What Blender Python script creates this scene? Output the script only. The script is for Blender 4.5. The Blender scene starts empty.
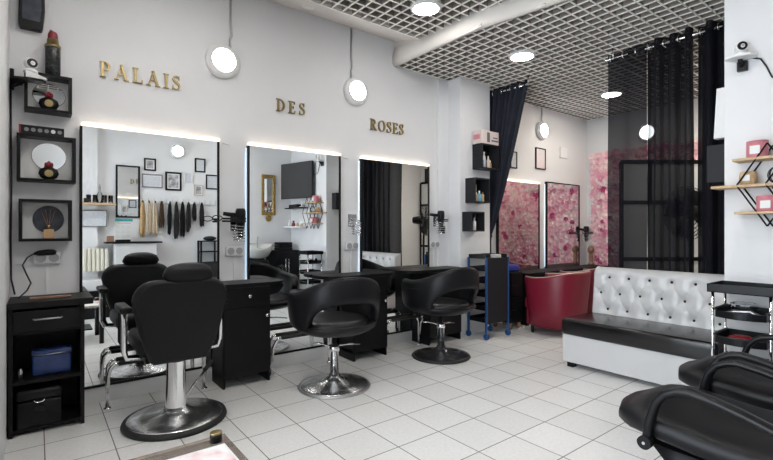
import bpy, bmesh, math, random
from mathutils import Vector, Matrix
random.seed(7)
sc = bpy.context.scene
COL = sc.collection
PI = math.pi

# ------------------------------------------------------------------ camera, world, exposure
cam_d = bpy.data.cameras.new('camera'); cam = bpy.data.objects.new('camera', cam_d); COL.objects.link(cam)
cam.location = (0, -3.97, 1.28)
cam.rotation_euler = (PI/2, 0, math.radians(52.2 - 90))
cam_d.sensor_width = 36; cam_d.lens = 36*450/773; cam_d.clip_start = 0.05
sc.camera = cam
sc.view_settings.view_transform = 'Standard'; sc.view_settings.look = 'None'
sc.view_settings.gamma = 1; sc.view_settings.use_curve_mapping = False
sc.view_settings.exposure = 0.55
wd = bpy.data.worlds.new('world'); sc.world = wd; wd.use_nodes = True
wd.node_tree.nodes['Background'].inputs[0].default_value = (0.88, 0.93, 1.0, 1)
wd.node_tree.nodes['Background'].inputs[1].default_value = 6.0
LED = 42.0          # ceiling downlights
WALL_LED = 14.0      # round lamps on the walls
BAR = 1.6           # warm bars over the mirrors

def area(name, loc, rot, sx, sy, power, color=(1, 1, 1), portal=False):
    l = bpy.data.lights.new(name, 'AREA'); l.shape = 'RECTANGLE'; l.size = sx; l.size_y = sy
    l.energy = power; l.color = color
    o = bpy.data.objects.new(name, l); COL.objects.link(o); o.location = loc; o.rotation_euler = rot
    if portal: l.cycles.is_portal = True
    return o
area('daylight_portal', (-0.30, -2.85, 1.45), (0, -PI/2, 0), 2.7, 2.3, 10, portal=True)

# ------------------------------------------------------------------ materials
def mat(name, col, rough=0.5, metal=0.0, spec=0.5, emit=None, estr=0.0, var=0.0, vscale=30.0, bump=0.0, bscale=200.0, coat=0.0):
    m = bpy.data.materials.new(name); m.use_nodes = True
    nt = m.node_tree; b = nt.nodes['Principled BSDF']
    b.inputs['Base Color'].default_value = (*col, 1); b.inputs['Roughness'].default_value = rough
    b.inputs['Metallic'].default_value = metal; b.inputs['Specular IOR Level'].default_value = spec
    b.inputs['Coat Weight'].default_value = coat
    if emit:
        b.inputs['Emission Color'].default_value = (*emit, 1); b.inputs['Emission Strength'].default_value = estr
    if var or bump:
        tc = nt.nodes.new('ShaderNodeTexCoord')
    if var:
        n = nt.nodes.new('ShaderNodeTexNoise'); n.inputs['Scale'].default_value = vscale; n.inputs['Detail'].default_value = 3
        r = nt.nodes.new('ShaderNodeValToRGB')
        r.color_ramp.elements[0].position = 0.3; r.color_ramp.elements[1].position = 0.7
        r.color_ramp.elements[0].color = (*[c*(1-var) for c in col], 1)
        r.color_ramp.elements[1].color = (*[min(1, c*(1+var)) for c in col], 1)
        nt.links.new(tc.outputs['Object'], n.inputs['Vector']); nt.links.new(n.outputs['Fac'], r.inputs[0])
        nt.links.new(r.outputs[0], b.inputs['Base Color'])
    if bump:
        n2 = nt.nodes.new('ShaderNodeTexNoise'); n2.inputs['Scale'].default_value = bscale
        bp = nt.nodes.new('ShaderNodeBump'); bp.inputs['Strength'].default_value = bump; bp.inputs['Distance'].default_value = 0.002
        nt.links.new(tc.outputs['Object'], n2.inputs['Vector']); nt.links.new(n2.outputs['Fac'], bp.inputs['Height'])
        nt.links.new(bp.outputs[0], b.inputs['Normal'])
    return m

M = {}
M['wall'] = mat('wall_paint', (0.70, 0.70, 0.715), 0.75, var=0.015, vscale=3)
M['trim'] = mat('white_trim', (0.76, 0.76, 0.76), 0.5)
M['plaster'] = mat('ceiling_plaster', (0.66, 0.62, 0.585), 0.8)
M['blade'] = mat('ceiling_shaded_blade', (0.27, 0.235, 0.21), 0.6)  # ceiling web, darkened in colour for the shade inside the cells
M['plenum'] = mat('plenum', (0.045, 0.038, 0.034), 0.9)  # dark colour deepens the shade seen through the cells
M['lit_edge'] = mat('ceiling_lit_edge', (0.90, 0.86, 0.80), 0.6)  # same grid's lower edge, lighter colour stands for the light it catches
M['black'] = mat('black_laminate', (0.006, 0.006, 0.007), 0.42, spec=0.18, var=0.2, vscale=8)
M['blackwood'] = mat('black_wood', (0.007, 0.0065, 0.007), 0.5, spec=0.2, var=0.3, vscale=20)
M['plastic'] = mat('black_plastic', (0.006, 0.006, 0.007), 0.35, spec=0.25)
M['leather'] = mat('black_leather', (0.005, 0.005, 0.0065), 0.42, spec=0.25, bump=0.12, bscale=260)
M['gloss_leather'] = mat('glossy_black_leather', (0.007, 0.006, 0.007), 0.2, bump=0.1, bscale=40)
M['matteblack'] = mat('matte_black', (0.006, 0.006, 0.006), 0.9, spec=0.1)
M['seatleather'] = mat('worn_black_leather', (0.010, 0.010, 0.012), 0.36, spec=0.5, bump=0.12, bscale=160)
M['rubber'] = mat('rubber', (0.012, 0.012, 0.012), 0.6)
M['chrome'] = mat('chrome', (0.88, 0.88, 0.89), 0.10, 1.0)
M['scuffed'] = mat('scuffed_chrome', (0.80, 0.80, 0.81), 0.26, 1.0, var=0.2, vscale=22)
M['darkchrome'] = mat('dark_metal', (0.10, 0.10, 0.11), 0.25, 0.8)
M['steel'] = mat('steel', (0.55, 0.55, 0.56), 0.35, 1.0)
M['gold'] = mat('gold', (0.34, 0.26, 0.125), 0.3, 1.0)
M['goldleaf'] = mat('gold_frame', (0.40, 0.26, 0.08), 0.4, 0.7, var=0.3, vscale=40)
M['mirror'] = mat('mirror', (0.86, 0.88, 0.88), 0.0, 1.0)
M['led'] = mat('led_white', (1, 1, 1), 0.5, emit=(1.0, 0.97, 0.92), estr=LED)
M['wled'] = mat('led_wall', (1, 1, 1), 0.5, emit=(0.93, 0.97, 1.0), estr=WALL_LED)
M['wbar'] = mat('led_warm', (1, 1, 1), 0.5, emit=(1.0, 0.78, 0.56), estr=BAR)
M['cbar'] = mat('led_cool', (1, 1, 1), 0.5, emit=(0.50, 0.74, 1.0), estr=0.42)
M['white'] = mat('white_plastic', (0.74, 0.74, 0.74), 0.4)
M['ceramic'] = mat('ceramic', (0.62, 0.62, 0.60), 0.15)
M['whiteleather'] = mat('white_leather', (0.55, 0.545, 0.55), 0.25, bump=0.2, bscale=45)
M['redleather'] = mat('red_leather', (0.17, 0.006, 0.022), 0.4, bump=0.1, bscale=200)
M['darkred'] = mat('dark_red', (0.20, 0.008, 0.015), 0.4)
M['pink'] = mat('pink_wax', (0.56, 0.20, 0.24), 0.4)
M['wood'] = mat('light_wood', (0.50, 0.34, 0.19), 0.5, var=0.2, vscale=25)
M['brownwood'] = mat('brown_wood', (0.23, 0.12, 0.07), 0.5, var=0.25, vscale=30)
M['navy'] = mat('navy_cloth', (0.008, 0.010, 0.020), 0.9, var=0.25, vscale=12)
M['blue'] = mat('blue_metal', (0.012, 0.065, 0.20), 0.35)
M['bluebag'] = mat('blue_vinyl', (0.020, 0.045, 0.16), 0.25, var=0.3, vscale=14)
M['bluecloth'] = mat('blue_cloth', (0.02, 0.03, 0.22), 0.8)
M['screenblack'] = mat('tv_screen', (0.03, 0.03, 0.032), 0.3)
M['grey'] = mat('grey_box', (0.016, 0.016, 0.019), 0.5, spec=0.2)
M['paper'] = mat('paper', (0.70, 0.70, 0.69), 0.6)
M['teal'] = mat('teal_print', (0.04, 0.36, 0.36), 0.6)
M['ink'] = mat('ink', (0.10, 0.10, 0.12), 0.6)
M['magenta'] = mat('magenta_print', (0.45, 0.05, 0.25), 0.6)
M['amber'] = mat('amber', (0.42, 0.26, 0.13), 0.2)
M['skyblue'] = mat('light_blue', (0.12, 0.38, 0.55), 0.4)
M['beige'] = mat('beige', (0.55, 0.45, 0.38), 0.5)
M['cartonpaper'] = mat('carton_paper', (0.62, 0.52, 0.50), 0.5)
M['outlet'] = mat('outlet_plastic', (0.36, 0.36, 0.38), 0.4)
M['midgrey'] = mat('pewter_frame', (0.20, 0.20, 0.21), 0.4)
M['ivory'] = mat('radiator_enamel', (0.66, 0.62, 0.52), 0.4)

def mat_floor():
    m = bpy.data.materials.new('floor_tiles'); m.use_nodes = True
    nt = m.node_tree; N = nt.nodes; L = nt.links; b = N['Principled BSDF']
    tc = N.new('ShaderNodeTexCoord'); mp = N.new('ShaderNodeMapping')
    mp.inputs['Location'].default_value = (-TX, -TY, 0)
    L.new(tc.outputs['Object'], mp.inputs['Vector'])
    br = N.new('ShaderNodeTexBrick'); br.offset = 0; br.offset_frequency = 1; br.squash = 1; br.squash_frequency = 1
    br.inputs['Scale'].default_value = 1.0
    br.inputs['Brick Width'].default_value = TILE; br.inputs['Row Height'].default_value = TILE
    br.inputs['Mortar Size'].default_value = 0.0032; br.inputs['Mortar Smooth'].default_value = 0.15
    br.inputs['Bias'].default_value = 0
    br.inputs['Color1'].default_value = (0.73, 0.725, 0.715, 1); br.inputs['Color2'].default_value = (0.80, 0.795, 0.79, 1)
    br.inputs['Mortar'].default_value = (0.11, 0.105, 0.10, 1)
    L.new(mp.outputs[0], br.inputs['Vector'])
    n = N.new('ShaderNodeTexNoise'); n.inputs['Scale'].default_value = 45; n.inputs['Detail'].default_value = 6; n.inputs['Roughness'].default_value = 0.75
    L.new(tc.outputs['Object'], n.inputs['Vector'])
    mr = N.new('ShaderNodeMapRange'); mr.inputs['From Min'].default_value = 0.3; mr.inputs['From Max'].default_value = 0.7
    mr.inputs['To Min'].default_value = 0.90; mr.inputs['To Max'].default_value = 1.06
    L.new(n.outputs['Fac'], mr.inputs['Value'])
    mx = N.new('ShaderNodeMix'); mx.data_type = 'RGBA'; mx.blend_type = 'MULTIPLY'; mx.inputs['Factor'].default_value = 1
    L.new(br.outputs['Color'], mx.inputs['A']); L.new(mr.outputs[0], mx.inputs['B'])
    L.new(mx.outputs['Result'], b.inputs['Base Color'])
    bp = N.new('ShaderNodeBump'); bp.inputs['Strength'].default_value = 0.25; bp.inputs['Distance'].default_value = 0.002; bp.invert = True
    L.new(br.outputs['Fac'], bp.inputs['Height']); L.new(bp.outputs[0], b.inputs['Normal'])
    b.inputs['Roughness'].default_value = 0.33
    return m
TILE, TX, TY = 0.330, 1.353, -0.925
M['floor'] = mat_floor()

for k_, c_ in (('rose_pink', (0.84, 0.46, 0.55)), ('rose_pale', (0.88, 0.60, 0.65)), ('rose_deep', (0.78, 0.34, 0.46)), ('rose_cream', (0.90, 0.72, 0.72))):
    M[k_] = mat(k_, c_, 0.85, spec=0.1, var=0.08, vscale=20)
M['crimson'] = mat('crimson_petals', (0.55, 0.07, 0.20), 0.8)

def mat_sheer(name, lo):
    m = bpy.data.materials.new(name); m.use_nodes = True
    nt = m.node_tree; N = nt.nodes; L = nt.links
    out = N['Material Output']; b = N['Principled BSDF']
    b.inputs['Base Color'].default_value = (0.006, 0.006, 0.009, 1); b.inputs['Roughness'].default_value = 0.85; b.inputs['Specular IOR Level'].default_value = 0.15
    t = N.new('ShaderNodeBsdfTransparent'); t.inputs[0].default_value = (0.78, 0.78, 0.80, 1)
    lw = N.new('ShaderNodeLayerWeight'); lw.inputs['Blend'].default_value = 0.45
    mr = N.new('ShaderNodeMapRange'); mr.inputs['To Min'].default_value = lo; mr.inputs['To Max'].default_value = 1.0
    L.new(lw.outputs['Facing'], mr.inputs['Value'])
    mx = N.new('ShaderNodeMixShader'); L.new(mr.outputs[0], mx.inputs[0])
    L.new(t.outputs[0], mx.inputs[1]); L.new(b.outputs[0], mx.inputs[2]); L.new(mx.outputs[0], out.inputs[0])
    return m
M['sheer'] = mat_sheer('sheer_black', 0.855); M['dense'] = mat_sheer('dense_black', 0.94)

def mat_glass(name, tint, gloss=0.12, alpha=0.0, base=(0.1, 0.1, 0.1)):
    m = bpy.data.materials.new(name); m.use_nodes = True
    nt = m.node_tree; N = nt.nodes; L = nt.links; out = N['Material Output']
    t = N.new('ShaderNodeBsdfTransparent'); t.inputs[0].default_value = (*tint, 1)
    g = N.new('ShaderNodeBsdfGlossy'); g.inputs['Roughness'].default_value = 0.02
    fr = N.new('ShaderNodeFresnel'); fr.inputs['IOR'].default_value = 1.5
    mx = N.new('ShaderNodeMixShader'); L.new(fr.outputs[0], mx.inputs[0]); L.new(t.outputs[0], mx.inputs[1]); L.new(g.outputs[0], mx.inputs[2])
    last = mx
    if alpha:
        d = N.new('ShaderNodeBsdfDiffuse'); d.inputs[0].default_value = (*base, 1)
        m2 = N.new('ShaderNodeMixShader'); m2.inputs[0].default_value = alpha
        L.new(mx.outputs[0], m2.inputs[1]); L.new(d.outputs[0], m2.inputs[2]); last = m2
    L.new(last.outputs[0], out.inputs[0])
    return m
M['glass'] = mat_glass('clear_glass', (0.93, 0.95, 0.95))
M['smoke'] = mat_glass('bronze_glass', (0.80, 0.74, 0.69), alpha=0.30, base=(0.42, 0.36, 0.32))

def mat_blotch(name, cols, scale):
    """several print colours in soft blotches (a printed picture)"""
    m = bpy.data.materials.new(name); m.use_nodes = True
    nt = m.node_tree; N = nt.nodes; L = nt.links; b = N['Principled BSDF']
    tc = N.new('ShaderNodeTexCoord'); n = N.new('ShaderNodeTexNoise'); n.inputs['Scale'].default_value = scale; n.inputs['Detail'].default_value = 4
    r = N.new('ShaderNodeValToRGB'); e = r.color_ramp.elements
    k = len(cols)
    e[0].position = 0.3; e[0].color = (*cols[0], 1); e[1].position = 0.7; e[1].color = (*cols[-1], 1)
    for i in range(1, k-1):
        q = e.new(0.3 + 0.4*i/(k-1)); q.color = (*cols[i], 1)
    L.new(tc.outputs['Object'], n.inputs['Vector']); L.new(n.outputs['Fac'], r.inputs[0]); L.new(r.outputs[0], b.inputs['Base Color'])
    b.inputs['Roughness'].default_value = 0.35
    return m
M['magazine'] = mat_blotch('magazine_print', [(0.75, 0.78, 0.82), (0.80, 0.80, 0.80), (0.75, 0.62, 0.62), (0.62, 0.25, 0.28)], 9)
M['certificate'] = mat_blotch('certificate_print', [(0.62, 0.64, 0.68), (0.52, 0.54, 0.58), (0.66, 0.67, 0.70)], 24)
M['photo'] = mat_blotch('photo_print', [(0.10, 0.10, 0.12), (0.38, 0.38, 0.40), (0.66, 0.66, 0.67)], 14)
M['lace'] = mat_blotch('sequin_black', [(0.004, 0.005, 0.005), (0.007, 0.009, 0.009), (0.06, 0.07, 0.07)], 60)
M['darkplate'] = mat_blotch('night_plate', [(0.012, 0.016, 0.026), (0.025, 0.032, 0.05), (0.045, 0.055, 0.08)], 16)
M['whitescreen'] = mat('screen_cloth', (0.55, 0.55, 0.56), 0.7)

# ------------------------------------------------------------------ mesh builder
class MB:
    """collects shapes; w=root: shapes are given in room coordinates and stored relative to that thing"""
    def __init__(s, w=None):
        s.bm = bmesh.new(); s.w = w
    def _merge(s, t, smooth=False):
        if smooth:
            for f in t.faces: f.smooth = True
        me = bpy.data.meshes.new('t'); t.to_mesh(me); t.free(); s.bm.from_mesh(me); bpy.data.meshes.remove(me)
        return s
    def box(s, x0, x1, y0, y1, z0, z1, bev=0.0, seg=2, rz=0.0, tilt=None):
        t = bmesh.new(); bmesh.ops.create_cube(t, size=1)
        bmesh.ops.scale(t, vec=(abs(x1-x0), abs(y1-y0), abs(z1-z0)), verts=t.verts)
        if bev: bmesh.ops.bevel(t, geom=list(t.edges), offset=bev, segments=seg, affect='EDGES', profile=0.5)
        if tilt is not None: bmesh.ops.rotate(t, cent=(0, 0, 0), matrix=tilt, verts=t.verts)
        if rz: bmesh.ops.rotate(t, cent=(0, 0, 0), matrix=Matrix.Rotation(rz, 3, 'Z'), verts=t.verts)
        bmesh.ops.translate(t, vec=((x0+x1)/2, (y0+y1)/2, (z0+z1)/2), verts=t.verts)
        return s._merge(t, bool(bev) and seg > 2)
    def cyl(s, p0, p1, r0, r1=None, n=20, smooth=True):
        r1 = r0 if r1 is None else r1
        p0 = Vector(p0); p1 = Vector(p1); d = p1-p0
        q = d.to_track_quat('Z', 'Y').to_matrix()
        t = bmesh.new()
        a = [t.verts.new(p0 + q @ Vector((r0*math.cos(2*PI*i/n), r0*math.sin(2*PI*i/n), 0))) for i in range(n)]
        b = [t.verts.new(p1 + q @ Vector((r1*math.cos(2*PI*i/n), r1*math.sin(2*PI*i/n), 0))) for i in range(n)]
        for i in range(n):
            f = t.faces.new((a[i], a[(i+1) % n], b[(i+1) % n], b[i])); f.smooth = smooth
        t.faces.new(a[::-1]); t.faces.new(b)
        return s._merge(t)
    def tube(s, pts, r, n=8, closed=False):
        pts = [Vector(p) for p in pts]; k = len(pts); t = bmesh.new(); rings = []
        up = None
        for i, p in enumerate(pts):
            a = pts[i-1] if (i > 0 or closed) else p
            b = pts[(i+1) % k] if (i < k-1 or closed) else p
            d = (b-a).normalized()
            if up is None:
                up = Vector((0, 0, 1)) if abs(d.z) < 0.9 else Vector((1, 0, 0))
            x = d.cross(up)
            if x.length < 1e-5: x = d.orthogonal()
            x.normalize(); y = x.cross(d).normalized(); up = y
            rr = r[i] if isinstance(r, (list, tuple)) else r
            rings.append([t.verts.new(p + rr*(math.cos(2*PI*j/n)*x + math.sin(2*PI*j/n)*y)) for j in range(n)])
        m = k if closed else k-1
        for i in range(m):
            A, B = rings[i], rings[(i+1) % k]
            for j in range(n):
                f = t.faces.new((A[j], A[(j+1) % n], B[(j+1) % n], B[j])); f.smooth = True
        if not closed:
            t.faces.new(rings[0][::-1]); t.faces.new(rings[-1])
        bmesh.ops.recalc_face_normals(t, faces=t.faces)
        return s._merge(t)
    def lathe(s, prof, c=(0, 0, 0), n=28, axis='z', sx=1.0, sy=1.0):
        """prof: (radius, height) from bottom to top"""
        t = bmesh.new(); rings = []
        def P(r, h, a):
            x, y = r*math.cos(a)*sx, r*math.sin(a)*sy
            v = {'z': (x, y, h), 'y': (x, h, y), 'x': (h, x, y)}[axis]
            return Vector(v) + Vector(c)
        for r, h in prof:
            rings.append([t.verts.new(P(max(r, 1e-4), h, 2*PI*i/n)) for i in range(n)])
        for A, B in zip(rings, rings[1:]):
            for j in range(n):
                f = t.faces.new((A[j], A[(j+1) % n], B[(j+1) % n], B[j])); f.smooth = True
        t.faces.new(rings[0][::-1]); t.faces.new(rings[-1])
        bmesh.ops.recalc_face_normals(t, faces=t.faces)
        return s._merge(t)
    def prism(s, poly, d0, d1, plane='xz', bev=0.0, smooth=False):
        """poly in plane ('xz' extruded along y, 'xy' along z, 'yz' along x)"""
        t = bmesh.new()
        def P(a, b, d):
            return {'xz': (a, d, b), 'xy': (a, b, d), 'yz': (d, a, b)}[plane]
        A = [t.verts.new(P(a, b, d0)) for a, b in poly]; B = [t.verts.new(P(a, b, d1)) for a, b in poly]
        n = len(poly)
        for i in range(n):
            f = t.faces.new((A[i], A[(i+1) % n], B[(i+1) % n], B[i])); f.smooth = smooth
        t.faces.new(A[::-1]); t.faces.new(B)
        bmesh.ops.recalc_face_normals(t, faces=t.faces)
        if bev: bmesh.ops.bevel(t, geom=list(t.edges), offset=bev, segments=2, affect='EDGES', profile=0.5)
        return s._merge(t)
    def ell(s, c, r, rot=None, u=20, v=12):
        t = bmesh.new(); bmesh.ops.create_uvsphere(t, u_segments=u, v_segments=v, radius=1)
        bmesh.ops.scale(t, vec=r, verts=t.verts)
        if rot is not None: bmesh.ops.rotate(t, cent=(0, 0, 0), matrix=rot, verts=t.verts)
        bmesh.ops.translate(t, vec=c, verts=t.verts)
        return s._merge(t, True)
    def loft(s, rings, closed_u=True, cap=True, smooth=True, loop=False):
        t = bmesh.new(); R = [[t.verts.new(p) for p in r] for r in rings]; n = len(R[0])
        pairs = list(zip(R, R[1:])) + ([(R[-1], R[0])] if loop else [])
        for A, B in pairs:
            for j in range(n if closed_u else n-1):
                f = t.faces.new((A[j], A[(j+1) % n], B[(j+1) % n], B[j])); f.smooth = smooth
        if cap and closed_u and not loop:
            t.faces.new(R[0][::-1]); t.faces.new(R[-1])
        bmesh.ops.recalc_face_normals(t, faces=t.faces)
        return s._merge(t)
    def build(s, name, m, parent=None, label=None):
        me = bpy.data.meshes.new(name)
        off = Vector((0, 0, 0))
        if parent is not None:
            if s.w is not None: off = Vector(s.w.location)
        else:
            vs = [v.co for v in s.bm.verts]
            lo = Vector([min(v[i] for v in vs) for i in range(3)]); hi = Vector([max(v[i] for v in vs) for i in range(3)])
            off = Vector(((lo.x+hi.x)/2, (lo.y+hi.y)/2, lo.z))
            if name.startswith(('floor',)): off = Vector((0, 0, 0))
        for v in s.bm.verts: v.co -= off
        s.bm.to_mesh(me); s.bm.free()
        o = bpy.data.objects.new(name, me); COL.objects.link(o)
        me.materials.append(M[m] if isinstance(m, str) else m)
        if parent is not None: o.parent = parent
        else: o.location = off
        if label: o['label'] = label
        return o

def thing(name, label, cat, loc=(0, 0, 0), rz=0.0, group=None):
    o = bpy.data.objects.new(name, None); COL.objects.link(o); o.empty_display_size = 0.1
    o.location = loc; o.rotation_euler = (0, 0, rz); o['label'] = label; o['category'] = cat
    if group: o['group'] = group
    return o
def tag(o, label, cat, group=None, kind=None):
    o['label'] = label; o['category'] = cat
    if group: o['group'] = group
    if kind: o['kind'] = kind
    return o
def struct(o, label=None):
    o['kind'] = 'structure'
    if label: o['label'] = label
    return o
def dup(root, loc, rz, label, group=None):
    r = root.copy(); COL.objects.link(r); r.location = loc; r.rotation_euler = (0, 0, rz); r['label'] = label
    if group: r['group'] = group
    for ch in list(root.children):
        c = ch.copy(); COL.objects.link(c); c.parent = r
        for g in ch.children:
            d = g.copy(); COL.objects.link(d); d.parent = c
    return r
def arc(cx, cy, r, a0, a1, n=10, ry=None):
    ry = r if ry is None else ry
    return [(cx + r*math.cos(math.radians(a0+(a1-a0)*i/n)), cy + ry*math.sin(math.radians(a0+(a1-a0)*i/n))) for i in range(n+1)]
def S(v, p):  # signed power
    return math.copysign(abs(v)**p, v)
def lerp(a, b, t): return a+(b-a)*t
def smooth(t): t = max(0, min(1, t)); return t*t*(3-2*t)

# ------------------------------------------------------------------ room shell
YB = -4.25           # wall behind the camera
XE = 7.40            # far end wall with the roses
XL = -0.15           # left wall
HF, HN = 3.135, 3.28  # heights of the far and near open-cell ceilings
struct(MB().box(XL-0.2, XE+0.2, YB-0.2, 0.2, -0.1, 0).build('floor', 'floor'), 'light grey square floor tiles with dark joints')
struct(MB().box(XL-0.2, XE+0.2, 0, 0.2, 0, 3.7).build('wall_front', 'wall'), 'white wall carrying the styling mirrors')
struct(MB().box(XL-0.2, XE+0.2, YB-0.2, YB, 0, 3.7).build('wall_back', 'wall'))
struct(MB().box(XE, XE+0.2, YB, 0, 0, 3.7).build('wall_right', 'wall'), 'far end wall behind the pink roses')
# left wall with the shop window opening (y -4.0 .. -1.7, z 0.1 .. 2.8)
lw = MB(); lw.box(XL-0.2, XL, -1.7, 0, 0, 3.7).box(XL-0.2, XL, YB, -4.0, 0, 3.7).box(XL-0.2, XL, -4.0, -1.7, 2.8, 3.7).box(XL-0.2, XL, -4.0, -1.7, 0, 0.1)
struct(lw.build('wall_left', 'wall'))
wf = MB()
for y in (-4.0, -2.88, -1.76): wf.box(XL-0.14, XL-0.06, y, y+0.06, 0.1, 2.8)
wf.box(XL-0.14, XL-0.06, -4.0, -1.7, 0.1, 0.16).box(XL-0.14, XL-0.06, -4.0, -1.7, 2.74, 2.8)
win = struct(wf.build('window_1', 'trim'), 'shop window frame in the left wall')
wg = MB(win).box(XL-0.105, XL-0.095, -3.94, -1.76, 0.16, 2.74).build('pane', 'glass', win)
# shallow projection of the back wall beside the camera
struct(MB().box(XL, 0.72, YB, -4.17, 0, 3.6).build('wall_projection', 'wall'))
# the block of wall at the right that ends beside the sofa
struct(MB().box(3.95, 4.72, YB, -2.89, 0, HF).build('wall_pier', 'wall'), 'white wall block at the right carrying the diamond shelf')
# pilaster of the mirror wall
struct(MB().box(4.035, 4.585, -0.22, 0, 0, HF).build('wall_pilaster', 'wall'), 'white pilaster carrying three black cube shelves')
# slight vertical casing where the wall meets the pilaster
struct(MB().box(3.86, 4.035, -0.025, 0, 0.12, HF-0.01).build('trim_1', 'wall'))
# plinth under the mirrors
struct(MB().box(XL, 4.035, -0.035, 0, 0, 0.115).build('baseboard_front', 'trim'), 'white plinth under the styling mirrors')
struct(MB().box(4.585, XE, -0.02, 0, 0, 0.10).build('baseboard_annex', 'trim'))
struct(MB().box(XE-0.02, XE, YB, 0, 0, 0.10).build('baseboard_right', 'trim'))
struct(MB().box(0.92, 3.95, YB, YB+0.02, 0, 0.10).build('baseboard_back', 'trim'))

# ceilings
def fx(y):   # path of the step between the near and far ceilings
    pts = [(0, 3.17), (-0.7, 3.18), (-1.2, 3.19), (-1.5, 3.25), (-2.0, 3.34), (-3.0, 3.47), (-4.25, 3.62)]
    for (ya, xa), (yb, xb) in zip(pts, pts[1:]):
        if y >= yb: return lerp(xa, xb, smooth((y-ya)/(yb-ya)) if False else (y-ya)/(yb-ya))
    return pts[-1][1]
def fy(x):
    y = 0.0
    while y > -4.25 and fx(y) < x: y -= 0.02
    return y
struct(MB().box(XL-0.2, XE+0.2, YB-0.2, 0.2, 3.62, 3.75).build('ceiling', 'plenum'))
CELL, BT, BH, FT = 0.110, 0.006, 0.062, 0.0115
def grid(far):
    g, fl = MB(), MB()
    def bar(x0, x1, y0, y1, z, alongx):
        cx, cy = (x0+x1)/2, (y0+y1)/2
        if alongx:
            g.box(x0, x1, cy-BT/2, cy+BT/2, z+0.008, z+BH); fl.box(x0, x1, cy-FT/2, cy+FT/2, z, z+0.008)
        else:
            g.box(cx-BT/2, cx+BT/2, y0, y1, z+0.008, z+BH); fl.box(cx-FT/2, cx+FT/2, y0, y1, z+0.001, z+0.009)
    if far:
        y = -0.012
        while y > YB: bar(fx(y)+0.03, XE, y, y, HF, True); y -= CELL
        x = 3.2
        while x < XE:
            y0 = fy(x) if x < 3.62 else YB
            if -y0 > 0.03: bar(x, x, y0, 0, HF, False)
            x += CELL
    else:
        y = -0.45
        while y > YB: bar(XL, fx(y)+0.01, y, y, HN, True); y -= CELL
        x = XL+0.05
        while x < 3.60:
            y1 = -0.44 if x < 3.17 else min(-0.44, fy(x))
            if y1 > YB+0.05: bar(x, x, YB, y1, HN, False)
            x += CELL
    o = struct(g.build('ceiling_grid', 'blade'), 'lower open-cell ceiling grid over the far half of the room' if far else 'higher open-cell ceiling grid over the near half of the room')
    f = fl.build('ceiling_lit_edge', 'lit_edge', None)
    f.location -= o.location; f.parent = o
    return o
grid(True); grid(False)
# rounded step between both grids
b = MB(); rings = []
for i in range(41):
    yy = -4.25*i/40; xx = fx(yy)
    rings.append([(xx+0.03, yy, HN+0.10), (xx+0.012, yy, HN+0.03), (xx-0.004, yy, HN-0.02), (xx-0.010, yy, HN-0.06), (xx-0.004, yy, HF+0.02), (xx+0.015, yy, HF-0.002), (xx+0.05, yy, HF-0.002), (xx+0.06, yy, HN+0.10)])
b.loft(rings)
b.box(3.2, 3.66, YB, 0, HN+0.10, 3.62) if False else None
struct(b.build('ceiling_beam', 'plaster'), 'rounded cream step between the two ceiling grids')
# plaster cove along the mirror wall (near half)
struct(MB().prism([(0, 3.41), (-0.44, HN), (-0.46, HN+0.02), (-0.46, 3.62), (0, 3.62)], XL, 3.185, 'yz').build('ceiling_cove', 'plaster'))
# wall of the step above the far grid
struct(MB().box(3.19, 3.23, -0.75, 0, HF, 3.62).build('ceiling_fascia', 'plaster'))

# ceiling downlights
M['leda'] = mat('led_annex', (1, 1, 1), 0.5, emit=(1.0, 0.93, 0.80), estr=LED*2.6)
def downlight(x, y, z, label):
    t = thing('ceiling_downlight', label, 'ceiling lamp', (x, y, z), 0, 'round ceiling downlights')
    MB().lathe([(0.112, -0.012), (0.138, -0.010), (0.142, 0.0), (0.142, 0.03), (0.112, 0.03)], n=32).build('bezel', 'white', t)
    MB().lathe([(0.02, -0.014), (0.114, -0.013), (0.114, 0.0), (0.02, 0.004)], n=32).build('diffuser', 'leda' if x > 4.8 else 'led', t)
downlight(2.766, -0.985, HN, 'round lit downlight in the higher near ceiling grid by the step')
downlight(4.082, -1.065, HF, 'round lit downlight in the lower ceiling grid before the dark curtains')
downlight(6.19, -1.0, HF, 'round lit downlight over the annex, cut by the edge of the sheer curtain')
for (x, y, z) in ((0.35, -1.5, HN), (0.35, -2.7, HN), (1.6, -2.2, HN), (2.5, -3.3, HN), (0.85, -1.0, HN), (0.85, -2.6, HN), (2.3, -2.6, HN), (5.4, -2.6, HF), (6.6, -2.6, HF)):  # unseen lamps, several added to brighten the left wall, plinth and annex
    downlight(x, y, z, 'unseen downlight added outside the picture to light the room')
# smoke detector on the cove
o = MB().lathe([(0.045, -0.02), (0.055, -0.012), (0.055, 0.0)], (0, 0, 0), 24).build('smoke_detector', 'white')
o.location = (1.98, -0.22, 3.335); o.rotation_euler = (0.287, 0, 0)
tag(o, 'small round white detector on the sloping ceiling strip', 'detector')

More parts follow.
